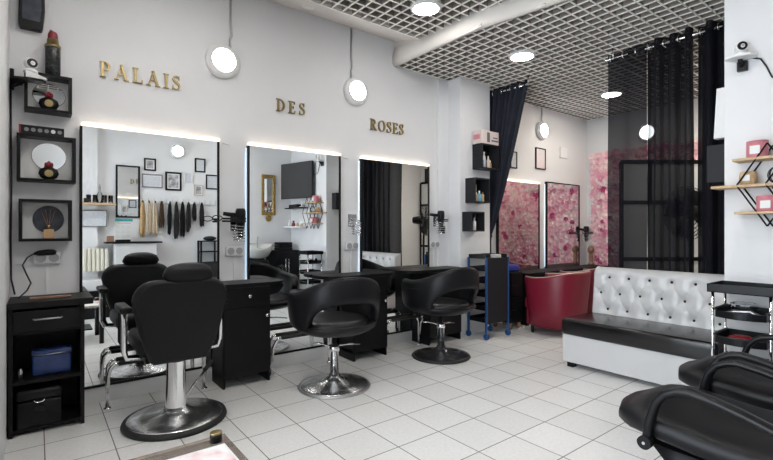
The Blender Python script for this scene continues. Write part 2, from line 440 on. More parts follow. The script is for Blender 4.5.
# round lamps on the walls, with their conduits
def wall_lamp(x, z, ztop, label, R=0.15, cx=0.0):
    t = thing('wall_lamp', label, 'wall lamp', (x, 0, z), 0, 'round lit lamps on the white walls')
    MB().lathe([(R, 0.0), (R, -0.035), (R*0.93, -0.05), (R*0.72, -0.058), (R*0.70, -0.0585)], axis='y', n=36).build('bezel', 'white', t)
    MB().lathe([(R*0.71, -0.055), (R*0.66, -0.062), (0.01, -0.066)], axis='y', n=36).build('diffuser', 'wled', t)
    c = MB(); c.tube([(cx, -0.014, R*0.8), (cx-0.006, -0.016, R+0.06), (cx+0.010, -0.014, R+0.10), (cx, -0.014, R+0.2), (cx, -0.014, ztop-z)], 0.010, 8)
    c.build('conduit', 'steel', t)
    return t
wall_lamp(1.269, 2.741, 3.39, 'round lit wall lamp between the words PALAIS and DES', 0.145, 0.07)
wall_lamp(2.657, 2.741, 3.39, 'round lit wall lamp between the words DES and ROSES', 0.145, -0.055)
wall_lamp(6.055, 2.787, 3.13, 'round lit wall lamp in the annex above a small framed picture', 0.14)
t = thing('wall_lamp', 'round lit wall lamp seen through the sheer black curtain', 'wall lamp', (XE, -0.98, 2.77), -PI/2, 'round lit lamps on the white walls')
R = 0.15
MB().lathe([(R, 0.0), (R, -0.035), (R*0.93, -0.05), (R*0.70, -0.056)], axis='y', n=36).build('bezel', 'white', t)
MB().lathe([(R*0.71, -0.055), (R*0.66, -0.062), (0.01, -0.066)], axis='y', n=36).build('diffuser', 'wled', t)
t = thing('wall_lamp', 'round lit wall lamp reflected high in the first mirror', 'wall lamp', (1.86, YB, 2.60), PI, 'round lit lamps on the white walls')
R = 0.12
MB().lathe([(R, 0.0), (R, -0.035), (R*0.93, -0.05), (R*0.70, -0.056)], axis='y', n=36).build('bezel', 'white', t)
MB().lathe([(R*0.71, -0.055), (R*0.66, -0.062), (0.01, -0.066)], axis='y', n=36).build('diffuser', 'wled', t)

# ------------------------------------------------------------------ brass letters
def ribbon(pts, ws):
    L_, R_ = [], []
    n = len(pts)
    for i, (x, y) in enumerate(pts):
        a = pts[max(0, i-1)]; b_ = pts[min(n-1, i+1)]
        dx, dy = b_[0]-a[0], b_[1]-a[1]; l = math.hypot(dx, dy) or 1
        nx, ny = -dy/l, dx/l; w = ws[i]/2
        L_.append((x+nx*w, y+ny*w)); R_.append((x-nx*w, y-ny*w))
    return L_, R_
def letter_shapes(ch):
    """list of quads strips on a unit-height letter; returns (polys, width)"""
    P = []
    def rect(x0, x1, y0, y1): P.append([(x0, y0), (x1, y0), (x1, y1), (x0, y1)])
    def strip(pts, ws):
        A, B = ribbon(pts, ws)
        for i in range(len(pts)-1): P.append([A[i], A[i+1], B[i+1], B[i]])
    def stem(x): rect(x-0.075, x+0.075, 0.0, 1.0); rect(x-0.17, x+0.17, 0, 0.055); rect(x-0.17, x+0.17, 0.945, 1.0)
    def bowl(x, y0, y1, rx, wmax=0.15, wmin=0.05):
        pts = arc(x, (y0+y1)/2, rx, 90, -90, 14, (y1-y0)/2)
        strip(pts, [lerp(wmin, wmax, math.sin(PI*i/14)**1.2) for i in range(15)])
    if ch == 'I': stem(0.17); w = 0.34
    elif ch == 'P':
        stem(0.17); bowl(0.26, 0.47, 0.97, 0.27); rect(0.2, 0.27, 0.93, 1.0); rect(0.2, 0.27, 0.445, 0.495); w = 0.60
    elif ch == 'R':
        stem(0.17); bowl(0.26, 0.50, 0.97, 0.25); rect(0.2, 0.27, 0.93, 1.0); rect(0.2, 0.3, 0.475, 0.525)
        strip([(0.30, 0.50), (0.46, 0.2), (0.62, 0.03)], [0.12, 0.14, 0.13]); rect(0.56, 0.74, 0, 0.055); w = 0.74
    elif ch == 'D':
        stem(0.17); bowl(0.24, 0.025, 0.975, 0.44, 0.16); rect(0.2, 0.26, 0.95, 1.0); rect(0.2, 0.26, 0.0, 0.05); w = 0.76
    elif ch == 'L':
        stem(0.17); rect(0.17, 0.60, 0, 0.06); P.append([(0.60, 0), (0.62, 0.26), (0.575, 0.26), (0.50, 0.06), (0.50, 0)]); w = 0.62
    elif ch == 'E':
        stem(0.17); rect(0.17, 0.56, 0, 0.06); rect(0.17, 0.55, 0.94, 1.0); rect(0.17, 0.44, 0.485, 0.54); rect(0.41, 0.45, 0.40, 0.63)
        P.append([(0.56, 0), (0.60, 0.24), (0.555, 0.24), (0.48, 0.06), (0.48, 0)]); P.append([(0.55, 1.0), (0.57, 0.77), (0.53, 0.77), (0.47, 0.94), (0.47, 1.0)]); w = 0.60
    elif ch == 'A':
        strip([(0.13, 0.02), (0.42, 0.99)], [0.06, 0.06]); strip([(0.40, 1.02), (0.70, 0.02)], [0.15, 0.15])
        rect(0.22, 0.60, 0.32, 0.375); rect(0, 0.26, 0, 0.055); rect(0.56, 0.86, 0, 0.055); w = 0.86
    elif ch == 'O':
        pts = arc(0.40, 0.5, 0.33, 0, 360, 28, 0.47)
        strip(pts, [lerp(0.06, 0.16, abs(math.cos(2*PI*i/28))**1.3) for i in range(29)]); w = 0.80
    elif ch == 'S':
        pts = [(0.47, 0.80), (0.42, 0.92), (0.29, 0.965), (0.15, 0.92), (0.09, 0.78), (0.15, 0.64), (0.29, 0.545), (0.43, 0.43), (0.50, 0.27), (0.43, 0.10), (0.27, 0.035), (0.12, 0.09), (0.06, 0.23)]
        strip(pts, [0.05, 0.06, 0.07, 0.09, 0.13, 0.15, 0.16, 0.15, 0.13, 0.09, 0.07, 0.06, 0.05])
        rect(0.445, 0.49, 0.70, 1.0); rect(0.04, 0.085, 0.0, 0.31); w = 0.56
    return P, w
ORD = ['first', 'second', 'third', 'fourth', 'fifth', 'last']
def word(txt, x0, x1, zb, h):
    shapes = [letter_shapes(c) for c in txt]
    tot = sum(w for _, w in shapes)*h
    gap = (x1-x0-tot)/(len(txt)-1); x = x0
    for i, (c, (P, w)) in enumerate(zip(txt, shapes)):
        m = MB()
        for p in P:
            m.prism([(x+a*h, zb+b*h) for a, b in p], -0.020, -0.004)
        o = m.build('brass_letter', 'gold')
        o_ = ORD[i] if i < len(txt)-1 else 'last'
        tag(o, 'brass serif letter %s, the %s letter of the word %s on the wall' % (c, o_, txt), 'letter', 'brass letters of the wall sign')
        x += w*h + gap
word('PALAIS', 0.366, 0.928, 2.424, 0.115)
word('DES', 1.765, 2.062, 2.396, 0.115)
word('ROSES', 2.846, 3.318, 2.366, 0.122)

# ------------------------------------------------------------------ styling mirrors
def styling_mirror(x0, x1, zb, zt, label, cool=(), frame=0.016, bar=True, group='tall frameless styling mirrors with a light bar'):
    t = thing('styling_mirror', label, 'mirror', ((x0+x1)/2, 0, zb), 0, group)
    MB(t).box(x0+0.03, x1-0.03, -0.028, 0, zb+0.02, zt-0.03).build('backboard', 'plastic', t)
    MB(t).box(x0, x1, -0.034, -0.028, zb, zt).build('glass', 'mirror', t)
    for xx in (x0-frame, x1): MB(t).box(xx, xx+frame, -0.042, -0.0005, zb-0.01, zt).build('side_frame', 'black', t)
    if bar: MB(t).box(x0-0.005, x1+0.02, -0.040, -0.001, zt+0.010, zt+0.028, 0.004).build('light_bar', 'wbar', t, 'warm white light bar')
    else: MB(t).box(x0-0.015, x1+0.015, -0.042, -0.0005, zt, zt+0.016).build('top_frame', 'black', t)
    MB(t).box(x0-0.015, x1+0.015, -0.042, -0.0005, zb-0.016, zb).build('bottom_frame', 'black', t)
    for side in cool:
        xa = x0-0.016-0.012 if side < 0 else x1+0.016
        MB(t).box(xa, xa+0.012, -0.012, -0.001, zb+0.1, zt-0.02).build('side_light', 'cbar', t, 'cool white light strip')
    return t
styling_mirror(0.258, 1.218, 0.135, 2.035, 'large styling mirror with light bar beside the black cube shelves')
styling_mirror(1.50, 2.44, 0.135, 2.035, 'large styling mirror with light bar below the word DES', (-1,))
styling_mirror(2.725, 3.68, 0.135, 2.035, 'large styling mirror with light bar below the word ROSES', (-1,))
styling_mirror(5.00, 5.945, 0.62, 1.965, 'annex mirror with light bar beside the tied dark curtain', (1,), group='annex mirrors reflecting the roses')
styling_mirror(6.165, 7.085, 0.62, 2.005, 'annex mirror in a thin black frame next to the rose wall', (-1,), bar=False, group='annex mirrors reflecting the roses')

# ------------------------------------------------------------------ chrome footrests in front of the mirrors
def footrest(x0, x1, label):
    t = thing('footrest', label, 'footrest', ((x0+x1)/2, -0.22, 0), 0, 'chrome footrest rails under the mirrors')
    ya, yb, z = -0.17, -0.29, 0.335
    for side, xx, s in (('l', x0, 1), ('r', x1, -1)):
        m = MB(t)
        m.tube([(xx+s*0.07, ya, z), (xx+s*0.03, ya, z-0.005), (xx+s*0.008, ya-0.01, z-0.03), (xx, -0.20, z-0.08), (xx, -0.205, 0.02)], 0.013, 10)
        m.tube([(xx+s*0.07, yb, z), (xx+s*0.03, yb, z-0.005), (xx+s*0.008, yb+0.01, z-0.035), (xx, -0.24, z-0.09), (xx, -0.225, 0.12)], 0.013, 10)
        m.lathe([(0.026, 0), (0.026, 0.012), (0.014, 0.02)], (xx, -0.207, 0), 16)
        m.build('end_leg', 'chrome', t)
    for yy in (ya, yb):
        MB(t).tube([(x0+0.06, yy, z), (x1-0.06, yy, z)], 0.017, 10).build('rail', 'rubber', t, 'black grip rail')
footrest(0.395, 1.06, 'chrome footrest with black grips under the mirror of the headrest chair')
footrest(1.632, 2.22, 'chrome footrest with black grips under the middle styling mirror')
footrest(2.87, 3.38, 'chrome footrest with black grips under the mirror below ROSES')

# ------------------------------------------------------------------ work stations between the mirrors
def station(x0, x1, tx0, tx1, label, wing=False, group='black work stations between the mirrors'):
    t = thing('work_station', label, 'cabinet', ((x0+x1)/2, -0.17, 0), 0, group)
    d = -0.325; zt = 0.84
    m = MB(t); m.box(x0, x0+0.018, d, -0.04, 0, zt-0.03).box(x1-0.018, x1, d, -0.04, 0, zt-0.03).box(x0, x1, d+0.02, -0.04, 0.075, 0.10).box(x0, x1, -0.06, -0.04, 0.1, zt-0.03)
    m.box(x0+0.018, x1-0.018, d+0.02, -0.05, zt-0.05, zt-0.03)
    m.build('body', 'black', t)
    dr = MB(t).box(x0+0.004, x1-0.004, d-0.016, d+0.001, 0.645, zt-0.035, 0.002).build('drawer', 'black', t)
    MB(t).lathe([(0.006, 0), (0.006, 0.012), (0.017, 0.018), (0.015, 0.03), (0.004, 0.034)], ((x0+x1)/2+0.01, 0, 0), 16, 'y').build('drawer_knob', 'chrome', dr)
    k = dr.children[0]
    for v in k.data.vertices: v.co.y = d-0.016 - v.co.y - t.location.y*2
    for v in k.data.vertices: v.co.z += 0.735
    do = MB(t).box(x0+0.004, x1-0.004, d-0.016, d+0.001, 0.085, 0.640, 0.002).build('door', 'black', t)
    MB(t).lathe([(0.006, 0), (0.006, 0.012), (0.017, 0.018), (0.015, 0.03), (0.004, 0.034)], (x1-0.04, 0, 0), 16, 'y').build('door_knob', 'chrome', do)
    k = do.children[0]
    for v in k.data.vertices: v.co.y = d-0.016 - v.co.y - t.location.y*2
    for v in k.data.vertices: v.co.z += 0.565
    f = d-0.02
    poly = [(tx0, -0.044), (tx0, -0.10)] + [(a, b_) for a, b_ in arc(tx0+0.16, -0.13, 0.16, 180, 270, 6, f*-1-0.13)] + [(x0, f)]
    poly += [(x1, f)] + arc(tx1-0.13, f+0.11, 0.13, 270, 360, 8, 0.11) + [(tx1, -0.044)]
    MB(t).prism(poly, zt-0.03, zt, 'xy').build('worktop', 'black', t)
    # curved bracket under the right wing
    if not wing: return t
    br = [(x1, zt-0.03), (tx1-0.02, zt-0.03)] + arc(x1, zt-0.03, (tx1-0.02-x1), 0, -90, 8, 0.085)[1:]
    MB(t).prism(br, f+0.03, f+0.20, 'xz').build('bracket', 'black', t)
    return t
station(1.172, 1.568, 0.88, 1.72, 'black work station cabinet beside the chair with headrest', True)
station(2.425, 2.830, 2.12, 2.97, 'black work station cabinet behind the middle tub chair')
station(3.42, 3.93, 3.10, 3.99, 'black work station cabinet behind the farther tub chair')

def socket(x, z, label, w=0.155, tail=0.25, yaw=0):
    t = thing('wall_socket', label, 'socket', (x, 0, z), 0, 'white double wall sockets')
    MB().box(-w/2, w/2, -0.028, 0, -0.042, 0.042, 0.006, 3).build('faceplate', 'white', t)
    for s in (-1, 1):
        MB().lathe([(0.026, 0.03), (0.030, 0.028), (0.030, 0.022)], (s*0.037, -0.058, 0), 20, 'y').build('outlet', 'outlet', t)
    if tail: MB().box(-0.008, 0.008, -0.012, 0, -0.042-tail, -0.042).build('conduit', 'white', t)
socket(1.373, 1.095, 'white double socket on the wall between the first and middle mirrors', tail=0.22)
socket(2.605, 1.115, 'white double socket on the wall between the middle and third mirrors', tail=0.24)
socket(3.80, 1.105, 'white double socket on the wall beside the pilaster', tail=0.24)
socket(0.055, 1.085, 'white double socket on the wall above the black console', tail=0.22)

def holder(x, z, label, s=1):
    t = thing('dryer_holder', label, 'holder', (x, 0, z), 0, 'spiral wire hairdryer holders on the wall')
    MB().box(-0.05, 0.05, -0.012, 0, -0.03, 0.10, 0.004).build('backplate', 'chrome', t)
    pts = []
    for i in range(73):
        a = i/12*2*PI
        pts.append((0.052*math.cos(a), -0.085+0.052*math.sin(a), 0.03-0.15*i/72))
    m = MB(); m.tube(pts, 0.0045, 6); m.tube([(0, -0.012, 0.06), (0, -0.05, 0.05), (0.052, -0.085, 0.03)], 0.005, 6)
    m.build('coil', 'chrome', t)
    return t
def hair_dryer(x, y, z, rz, label):
    t = thing('hair_dryer', label, 'hairdryer', (x, y, z), rz, 'black hairdryers held on the wall')
    m = MB(); m.lathe([(0.030, -0.11), (0.034, -0.10), (0.046, -0.03), (0.052, 0.05), (0.050, 0.09), (0.040, 0.105), (0.034, 0.10)], axis='x', n=20)
    m.build('barrel', 'plastic', t)
    MB().lathe([(0.020, -0.19), (0.030, -0.175), (0.030, -0.11)], axis='x', n=16).build('nozzle', 'plastic', t)
    MB().tube([(0.04, 0, -0.03), (0.045, 0, -0.10), (0.055, 0, -0.17)], [0.024, 0.022, 0.019], 12).build('handle', 'plastic', t)
    MB().lathe([(0.043, 0.10), (0.041, 0.108)], axis='x', n=20).build('rear_grille', 'grey', t)
    t.rotation_euler = (0, -PI/2, rz); t.scale = (0.85, 0.85, 0.85)
def straightener(x, y, z, rz, label, sc=1.0):
    t = thing('hair_straightener', label, 'straightener', (x, y, z), rz, 'black styling irons hung on the holders'); t.scale = (sc, sc, sc)
    MB().box(-0.15, 0.13, -0.018, 0.014, 0.004, 0.026, 0.006).build('upper_arm', 'plastic', t)
    MB().box(-0.15, 0.13, -0.018, 0.014, -0.026, -0.004, 0.006).build('lower_arm', 'plastic', t)
    MB().tube([(-0.15 - 0.055 + 0.055*math.cos(a), 0, 0.02 + 0.03*math.sin(a)) for a in [i*2*PI/20 for i in range(20)]], 0.006, 6, True).build('cord_loop', 'rubber', t)
holder(1.385, 1.30, 'spiral wire holder on the wall between the first and middle mirrors')
hair_dryer(1.40, -0.09, 1.375, PI-0.2, 'black hairdryer resting in the holder between the first and middle mirrors')
straightener(1.325, -0.165, 1.365, 0, 'black hair straightener lying across the holder between the first and middle mirrors', 0.72)
holder(2.615, 1.345, 'spiral wire holder on the wall between the middle and third mirrors')
holder(3.84, 1.35, 'spiral wire holder on the wall beside the pilaster')
hair_dryer(3.84, -0.09, 1.42, PI-0.3, 'black hairdryer resting in the holder beside the pilaster')
straightener(3.80, -0.165, 1.395, 0.0, 'black curling iron lying across the holder beside the pilaster', 0.6)
o = MB().lathe([(0.03, 0), (0.032, 0.08), (0.02, 0.085)], (3.86, -0.10, 1.24), 16).build('nozzle_attachment', 'plastic')
tag(o, 'black hairdryer nozzle standing under the holder beside the pilaster', 'nozzle')
# small hook screws above the wall gap
for x, lb in ((1.275, 'first'), (2.50, 'middle')):
    o = MB().tube([(x, 0, 2.03), (x, -0.02, 2.03), (x+0.05, -0.025, 2.022)], 0.004, 6).build('wall_hook', 'steel')
    tag(o, 'tiny metal hook on the wall at the top right corner of the %s mirror' % lb, 'hook')

# ------------------------------------------------------------------ black cube shelves at the left
def cube_shelf(x0, x1, z0, z1, d, label, oval, group='black cube shelves stacked beside the first mirror', m_oval='mirror'):
    t = thing('cube_shelf', label, 'wall shelf', ((x0+x1)/2, 0, z0), 0, group)
    k = 0.018
    m = MB(t); m.box(x0, x1, -d, 0, z0, z0+k).box(x0, x1, -d, 0, z1-k, z1).box(x0, x0+k, -d, 0, z0+k, z1-k).box(x1-k, x1, -d, 0, z0+k, z1-k)
    m.build('box', 'black', t)
    MB(t).box(x0+k, x1-k, -0.012, 0, z0+k, z1-k).build('back_panel', 'paper', t, 'white back panel')
    if oval:
        cx, cz, rx, rz = oval
        MB(t).lathe([(1, -0.013), (1, -0.0185), (0.97, -0.020)], (cx, 0, cz), 40, 'y', rx, rz).build('oval_disc', m_oval, t)
    return t
cube_shelf(-0.070, 0.192, 2.09, 2.345, 0.13, 'black cube shelf under the giant lipstick, topmost of the three', (0.065, 2.225, 0.095, 0.082))
cube_shelf(-0.109, 0.214, 1.61, 1.925, 0.13, 'black cube shelf with a long film box on top, middle of the three', (0.065, 1.795, 0.100, 0.096))
cube_shelf(-0.099, 0.192, 1.203, 1.488, 0.13, 'black cube shelf with reed bottle, lowest of the three above the console', (0.062, 1.355, 0.088, 0.095), m_oval='darkplate')
def flask(x, z, label):
    t = thing('perfume_flask', label, 'flask', (x, -0.085, z), 0, 'round black and gold flasks with red stoppers')
    MB().lathe([(0.022, 0), (0.045, 0.012), (0.058, 0.040), (0.050, 0.068), (0.024, 0.085), (0.018, 0.088)], n=24, sy=0.6).build('body', 'plastic', t)
    MB().lathe([(0.024, -0.038), (0.024, -0.030), (0.018, -0.041)][::-1], (0, 0, 0.040), 20, 'y').build('gold_front', 'gold', t, 'gold front medallion')
    m = MB()
    for i in range(7):
        a = i*2*PI/7; m.ell((0.016*math.cos(a), 0.016*math.sin(a), 0.102), (0.010, 0.010, 0.016))
    m.ell((0, 0, 0.108), (0.012, 0.012, 0.02)); m.build('stopper', 'darkred', t)
flask(0.062, 2.108, 'round black and gold flask with red stopper inside the topmost cube shelf')
flask(0.062, 1.628, 'round black and gold flask with red stopper inside the middle cube shelf')
t = thing('reed_diffuser', 'amber reed diffuser bottle inside the lowest cube shelf', 'diffuser', (0.062, -0.08, 1.221))
MB().box(-0.030, 0.030, -0.022, 0.022, 0, 0.065, 0.004).build('bottle', 'amber', t)
MB().lathe([(0.010, 0.065), (0.012, 0.09), (0.010, 0.092)], n=14).build('neck', 'gold', t)
for a in (-0.25, -0.1, 0.06, 0.2): MB().tube([(0, 0, 0.06), (a*0.18, 0.01, 0.20)], 0.0022, 5).build('reed', 'brownwood', t)
t = thing('film_box', 'long black box with pale round pictures and red end on the middle cube shelf', 'box', (0.03, -0.075, 1.925))
MB().box(-0.118, 0.118, -0.03, 0.03, 0, 0.062, 0.002).build('carton', 'plastic', t)
MB().box(-0.128, -0.118, -0.03, 0.03, 0, 0.062).build('end_cap', 'darkred', t, 'red end cap')
for i in range(6): MB().lathe([(0.013, -0.0325), (0.013, -0.0295)], (-0.088+i*0.036, 0, 0.032), 16, 'y').build('picture_dot', 'paper' if i == 4 else 'midgrey', t)
# lipstick
t = thing('giant_lipstick', 'giant decorative red lipstick standing on the topmost cube shelf', 'ornament', (0.085, -0.075, 2.345))
MB().lathe([(0.044, 0), (0.044, 0.215), (0.040, 0.22)], n=28).build('case', 'lace', t)
MB().lathe([(0.047, 0.20), (0.047, 0.215), (0.034, 0.225), (0.034, 0.255), (0.030, 0.26)], n=28).build('collar', 'gold', t)
lp = MB(); rings = []
for k in range(9):
    z = 0.245+0.075*k/8; r = 0.029*(1-max(0, (k-4)/4.2)**2*0.6)
    rings.append([(r*math.cos(2*PI*i/20), r*math.sin(2*PI*i/20), z + (0.008*math.cos(2*PI*i/20+0.6)*(-1) if k == 8 else 0)) for i in range(20)])
lp.loft(rings); lp.build('lipstick_tip', 'darkred', t)
# black box high on the wall
t = thing('wall_speaker', 'black glossy fronted box high on the wall above the giant lipstick', 'speaker', (-0.03, 0, 2.655))
pr = [(-0.072, 0.02), (-0.066, 0.0), (0.055, 0.0), (0.062, 0.02), (0.072, 0.14), (0.070, 0.27), (0.060, 0.30), (-0.060, 0.30), (-0.070, 0.27)]
MB().prism(pr, -0.06, 0, 'xz', 0.006).build('housing', 'plastic', t)
MB().prism([(a*0.72, 0.055+b_*0.66) for a, b_ in pr], -0.066, -0.055, 'xz').build('front_window', 'darkplate', t)
# web cameras
def webcam(loc, rz, label, cordpts):
    t = thing('security_camera', label, 'camera', loc, rz, 'white swivelling web cameras'); t.scale = (0.88, 0.88, 0.88)
    m = MB(); m.lathe([(0.035, 0), (0.045, 0.004), (0.040, 0.022), (0.030, 0.03)], n=24); m.build('base', 'white', t)
    h = MB().ell((0, 0, 0.068), (0.043, 0.043, 0.046), None, 24, 16).build('head', 'white', t)
    MB().lathe([(0.030, -0.040), (0.033, -0.034), (0.033, -0.018)], (0, 0, 0.070), 24, 'y').build('lens_disc', 'plastic', h)
    MB().lathe([(0.009, -0.046), (0.011, -0.041), (0.011, -0.03)], (0, 0, 0.070), 16, 'y').build('lens', 'steel', h)
    if cordpts: MB().tube(cordpts, 0.004, 6).build('cord', 'rubber', t)
    return t
t = thing('camera_bracket', 'black wall bracket carrying the white web camera at the left', 'bracket', (-0.06, -0.10, 2.27))
MB(t).prism([(-0.14, -0.03), (-0.14, -0.20), (-0.05, -0.23), (0.03, -0.225), (0.045, -0.19), (0.0, -0.14), (-0.075, -0.14), (-0.08, -0.03)], 2.262, 2.275, 'xy').build('plate', 'plastic', t)
MB(t).tube([(-0.135, -0.05, 2.22), (-0.135, -0.05, 2.36)], 0.012, 8).build('clamp', 'plastic', t)
MB(t).tube([(-0.13, -0.06, 2.24), (-0.06, -0.15, 2.265)], 0.008, 8).build('strut', 'plastic', t)
MB(t).prism([(-0.06, 2.276), (0.052, 2.276), (0.045, 2.286), (-0.03, 2.312), (-0.06, 2.316)], -0.235, -0.16, 'xz').build('wedge_cover', 'white', t, 'white wedge cover')
webcam((-0.035, -0.195, 2.312), 0.35, 'white web camera on a black bracket beside the topmost cube shelf', None)
# right hand web camera on the pier
t = thing('camera_bracket', 'white wall bracket carrying the web camera on the right wall', 'bracket', (3.90, -3.0, 2.44))
MB(t).prism([(3.79, -2.985), (3.81, -2.93), (3.86, -2.925), (3.93, -2.96), (3.93, -3.08), (3.86, -3.10), (3.81, -3.07)], 2.472, 2.486, 'xy').build('plate', 'white', t)
MB(t).box(3.915, 3.95, -3.03, -2.97, 2.40, 2.47, 0.005).build('wall_mount', 'plastic', t)
MB(t).tube([(3.93, -3.0, 2.43), (3.87, -3.0, 2.47)], 0.014, 8).build('strut', 'plastic', t)
webcam((3.855, -3.01, 2.487), -1.0, 'white web camera on the right wall above the diamond shelf', None)
o = MB().tube([(3.925, -3.06, 2.475), (3.94, -3.10, 2.46), (3.944, -3.13, 2.40), (3.944, -3.16, 2.32), (3.944, -3.20, 2.29), (3.944, -3.40, 2.26)], 0.0055, 6).build('camera_cable', 'rubber')
tag(o, 'black cable running down from the web camera on the right wall', 'cable')
# cable in the left corner
o = MB().tube([(-0.142, -0.02, 2.35), (-0.141, -0.02, 1.9), (-0.138, -0.025, 1.6), (-0.142, -0.02, 1.2), (-0.140, -0.03, 0.95), (-0.12, -0.04, 0.845)], 0.006, 6).build('corner_cable', 'rubber')
tag(o, 'black cable hanging in the left corner beside the cube shelves', 'cable')

# ------------------------------------------------------------------ console at the left
t = thing('console_cabinet', 'black console cabinet with drawer and open shelves at the left wall', 'cabinet', (0.05, -0.2, 0))
m = MB(t); m.box(-0.142, -0.12, -0.385, -0.04, 0, 0.79).box(0.225, 0.247, -0.385, -0.04, 0, 0.79).box(-0.12, 0.225, -0.06, -0.04, 0, 0.79)
m.box(-0.12, 0.225, -0.375, -0.06, 0.02, 0.04).box(-0.12, 0.225, -0.375, -0.06, 0.625, 0.645)
m.build('carcass', 'blackwood', t)
MB(t).box(-0.12, 0.225, -0.38, -0.06, 0.318, 0.338).build('shelf', 'blackwood', t)
MB(t).box(-0.146, 0.295, -0.405, -0.045, 0.79, 0.832, 0.004).build('top', 'blackwood', t)
dr = MB(t).box(-0.118, 0.223, -0.402, -0.38, 0.648, 0.775, 0.003).build('drawer', 'blackwood', t)
MB(t).tube([(-0.02, -0.402, 0.722), (-0.015, -0.425, 0.722), (0.12, -0.425, 0.722), (0.125, -0.402, 0.722)], 0.005, 8).build('drawer_handle', 'steel', dr)
t = thing('toiletry_bag', 'shiny dark blue bag on the open shelf of the console', 'bag', (0.075, -0.24, 0.338))
MB().box(-0.105, 0.105, -0.075, 0.075, 0, 0.135, 0.018, 3).build('body', 'bluebag', t)
MB().box(-0.107, 0.107, -0.078, 0.078, 0.135, 0.165, 0.010, 3).build('lid', 'bluebag', t)
MB().tube([(-0.104, -0.078, 0.137), (0, -0.081, 0.137), (0.104, -0.078, 0.137)], 0.004, 6).build('zipper', 'steel', t)
o = MB().lathe([(0.012, 0), (0.014, 0.05), (0.008, 0.055), (0.010, 0.062)], (-0.085, -0.30, 0.338), 14).build('nail_bottle', 'steel')
tag(o, 'small dark bottle beside the blue bag on the console shelf', 'bottle')
t = thing('vanity_case', 'black vanity case with silver ring on the console floor', 'case', (0.010, -0.25, 0.04))
MB().box(-0.115, 0.115, -0.13, 0.12, 0, 0.165, 0.015, 3).build('body', 'leather', t)
MB().box(-0.118, 0.118, -0.135, 0.122, 0.167, 0.235, 0.02, 3).build('lid', 'leather', t)
MB().tube([(0.0+0.026*math.cos(a), -0.146, 0.175+0.018*math.sin(a)) for a in [PI+i*PI/10 for i in range(11)]], 0.004, 6).build('ring', 'chrome', t)
MB().box(-0.028, 0.028, -0.142, -0.13, 0.10, 0.135, 0.003).build('clasp', 'plastic', t)
# clipper on the socket and its cord
t = thing('hair_clipper', 'black hair clipper plugged above the console with curling cord', 'clipper', (0.035, -0.04, 1.112))
MB().tube([(-0.055, 0, 0.004), (-0.03, 0, 0.008), (0.02, 0, 0.012), (0.055, 0, 0.012), (0.07, 0, 0.008)], [0.008, 0.018, 0.022, 0.02, 0.012], 12).build('body', 'plastic', t)
MB().tube([(-0.055, 0, 0.004), (-0.09, -0.02, -0.02), (-0.115, -0.03, -0.07), (-0.09, -0.04, -0.14), (-0.07, -0.06, -0.19), (-0.09, -0.10, -0.235), (-0.12, -0.15, -0.262), (-0.13, -0.18, -0.273)], 0.005, 6).build('cord', 'rubber', t)
o = MB().box(-0.04, 0.18, -0.30, -0.25, 0.832, 0.845, 0.004).build('comb', 'brownwood')
tag(o, 'dark brown flat brush lying on top of the black console', 'brush')

# ------------------------------------------------------------------ barber chair with headrest
t = thing('barber_chair', 'black barber chair with headrest facing the first mirror', 'chair', (0.738, -0.70, 0))
m = MB(); m.lathe([(0.318, 0), (0.325, 0.012), (0.318, 0.030), (0.290, 0.034)], n=48); m.build('base_rim', 'rubber', t)
m = MB(); m.lathe([(0.300, 0.030), (0.288, 0.038), (0.20, 0.052), (0.115, 0.066), (0.085, 0.082), (0.070, 0.10)], n=48); m.build('base_plate', 'scuffed', t)
m = MB(); m.lathe([(0.072, 0.07), (0.068, 0.09), (0.058, 0.40), (0.058, 0.405)], n=32); m.lathe([(0.03, 0.40), (0.03, 0.47)], n=20); m.build('column', 'chrome', t)
lv = MB().tube([(0.05, -0.02, 0.13), (0.13, 0.05, 0.20), (0.24, 0.14, 0.27)], 0.008, 8).build('pump_lever', 'chrome', t)
MB().tube([(0.225, 0.13, 0.262), (0.29, 0.185, 0.302)], 0.016, 10).build('pedal', 'rubber', lv)
MB().box(-0.20, 0.20, -0.10, 0.28, 0.43, 0.47, 0.01).build('seat_plate', 'plastic', t)
MB().box(-0.235, 0.235, -0.08, 0.40, 0.46, 0.585, 0.045, 4).build('seat', 'leather', t)
# backrest: tapered panel with rounded shoulders, slightly reclined
BY = -0.055
def back_ring(y, inset):
    ht, hb, zt, zb, r = 0.285-inset, 0.180-inset, 0.965-inset, 0.425+inset, 0.125
    P = [(hb-0.02, zb), (hb, zb+0.02), (lerp(hb, ht, 0.5)+0.012, lerp(zb, zt-r, 0.5))]
    P += [(ht-r+r*math.cos(math.radians(a)), zt-r+r*math.sin(math.radians(a))*(1.0)) for a in range(0, 91, 15)]
    P = P + [(-a, b_) for a, b_ in P[::-1]]
    return [(a, y + (b_-0.44)*-0.12, b_) for a, b_ in P]
m = MB(); m.loft([back_ring(BY, 0.03), back_ring(BY-0.015, 0.008), back_ring(BY-0.04, 0), back_ring(BY-0.075, 0), back_ring(BY-0.095, 0.006), back_ring(BY-0.105, 0.022)])
m.build('backrest', 'leather', t)
m = MB(); rings = []
for i in range(17):
    a = i/16*2-1; w = math.sqrt(max(0.0, 1-abs(a)**2.6))
    h = 0.010 + 0.056*w; d = 0.015+0.05*w
    rings.append([(a*0.152+0.035, BY-0.125 + d*math.cos(2*PI*j/20), 0.990+0.014*w + h*S(math.sin(2*PI*j/20), 0.8)) for j in range(20)])
m.loft(rings); hr = m.build('headrest', 'leather', t)
for s in (-1, 1): MB().tube([(s*0.05+0.035, BY-0.12, 0.93), (s*0.05+0.035, BY-0.125, 1.01)], 0.009, 8).build('headrest_post', 'chrome', hr)
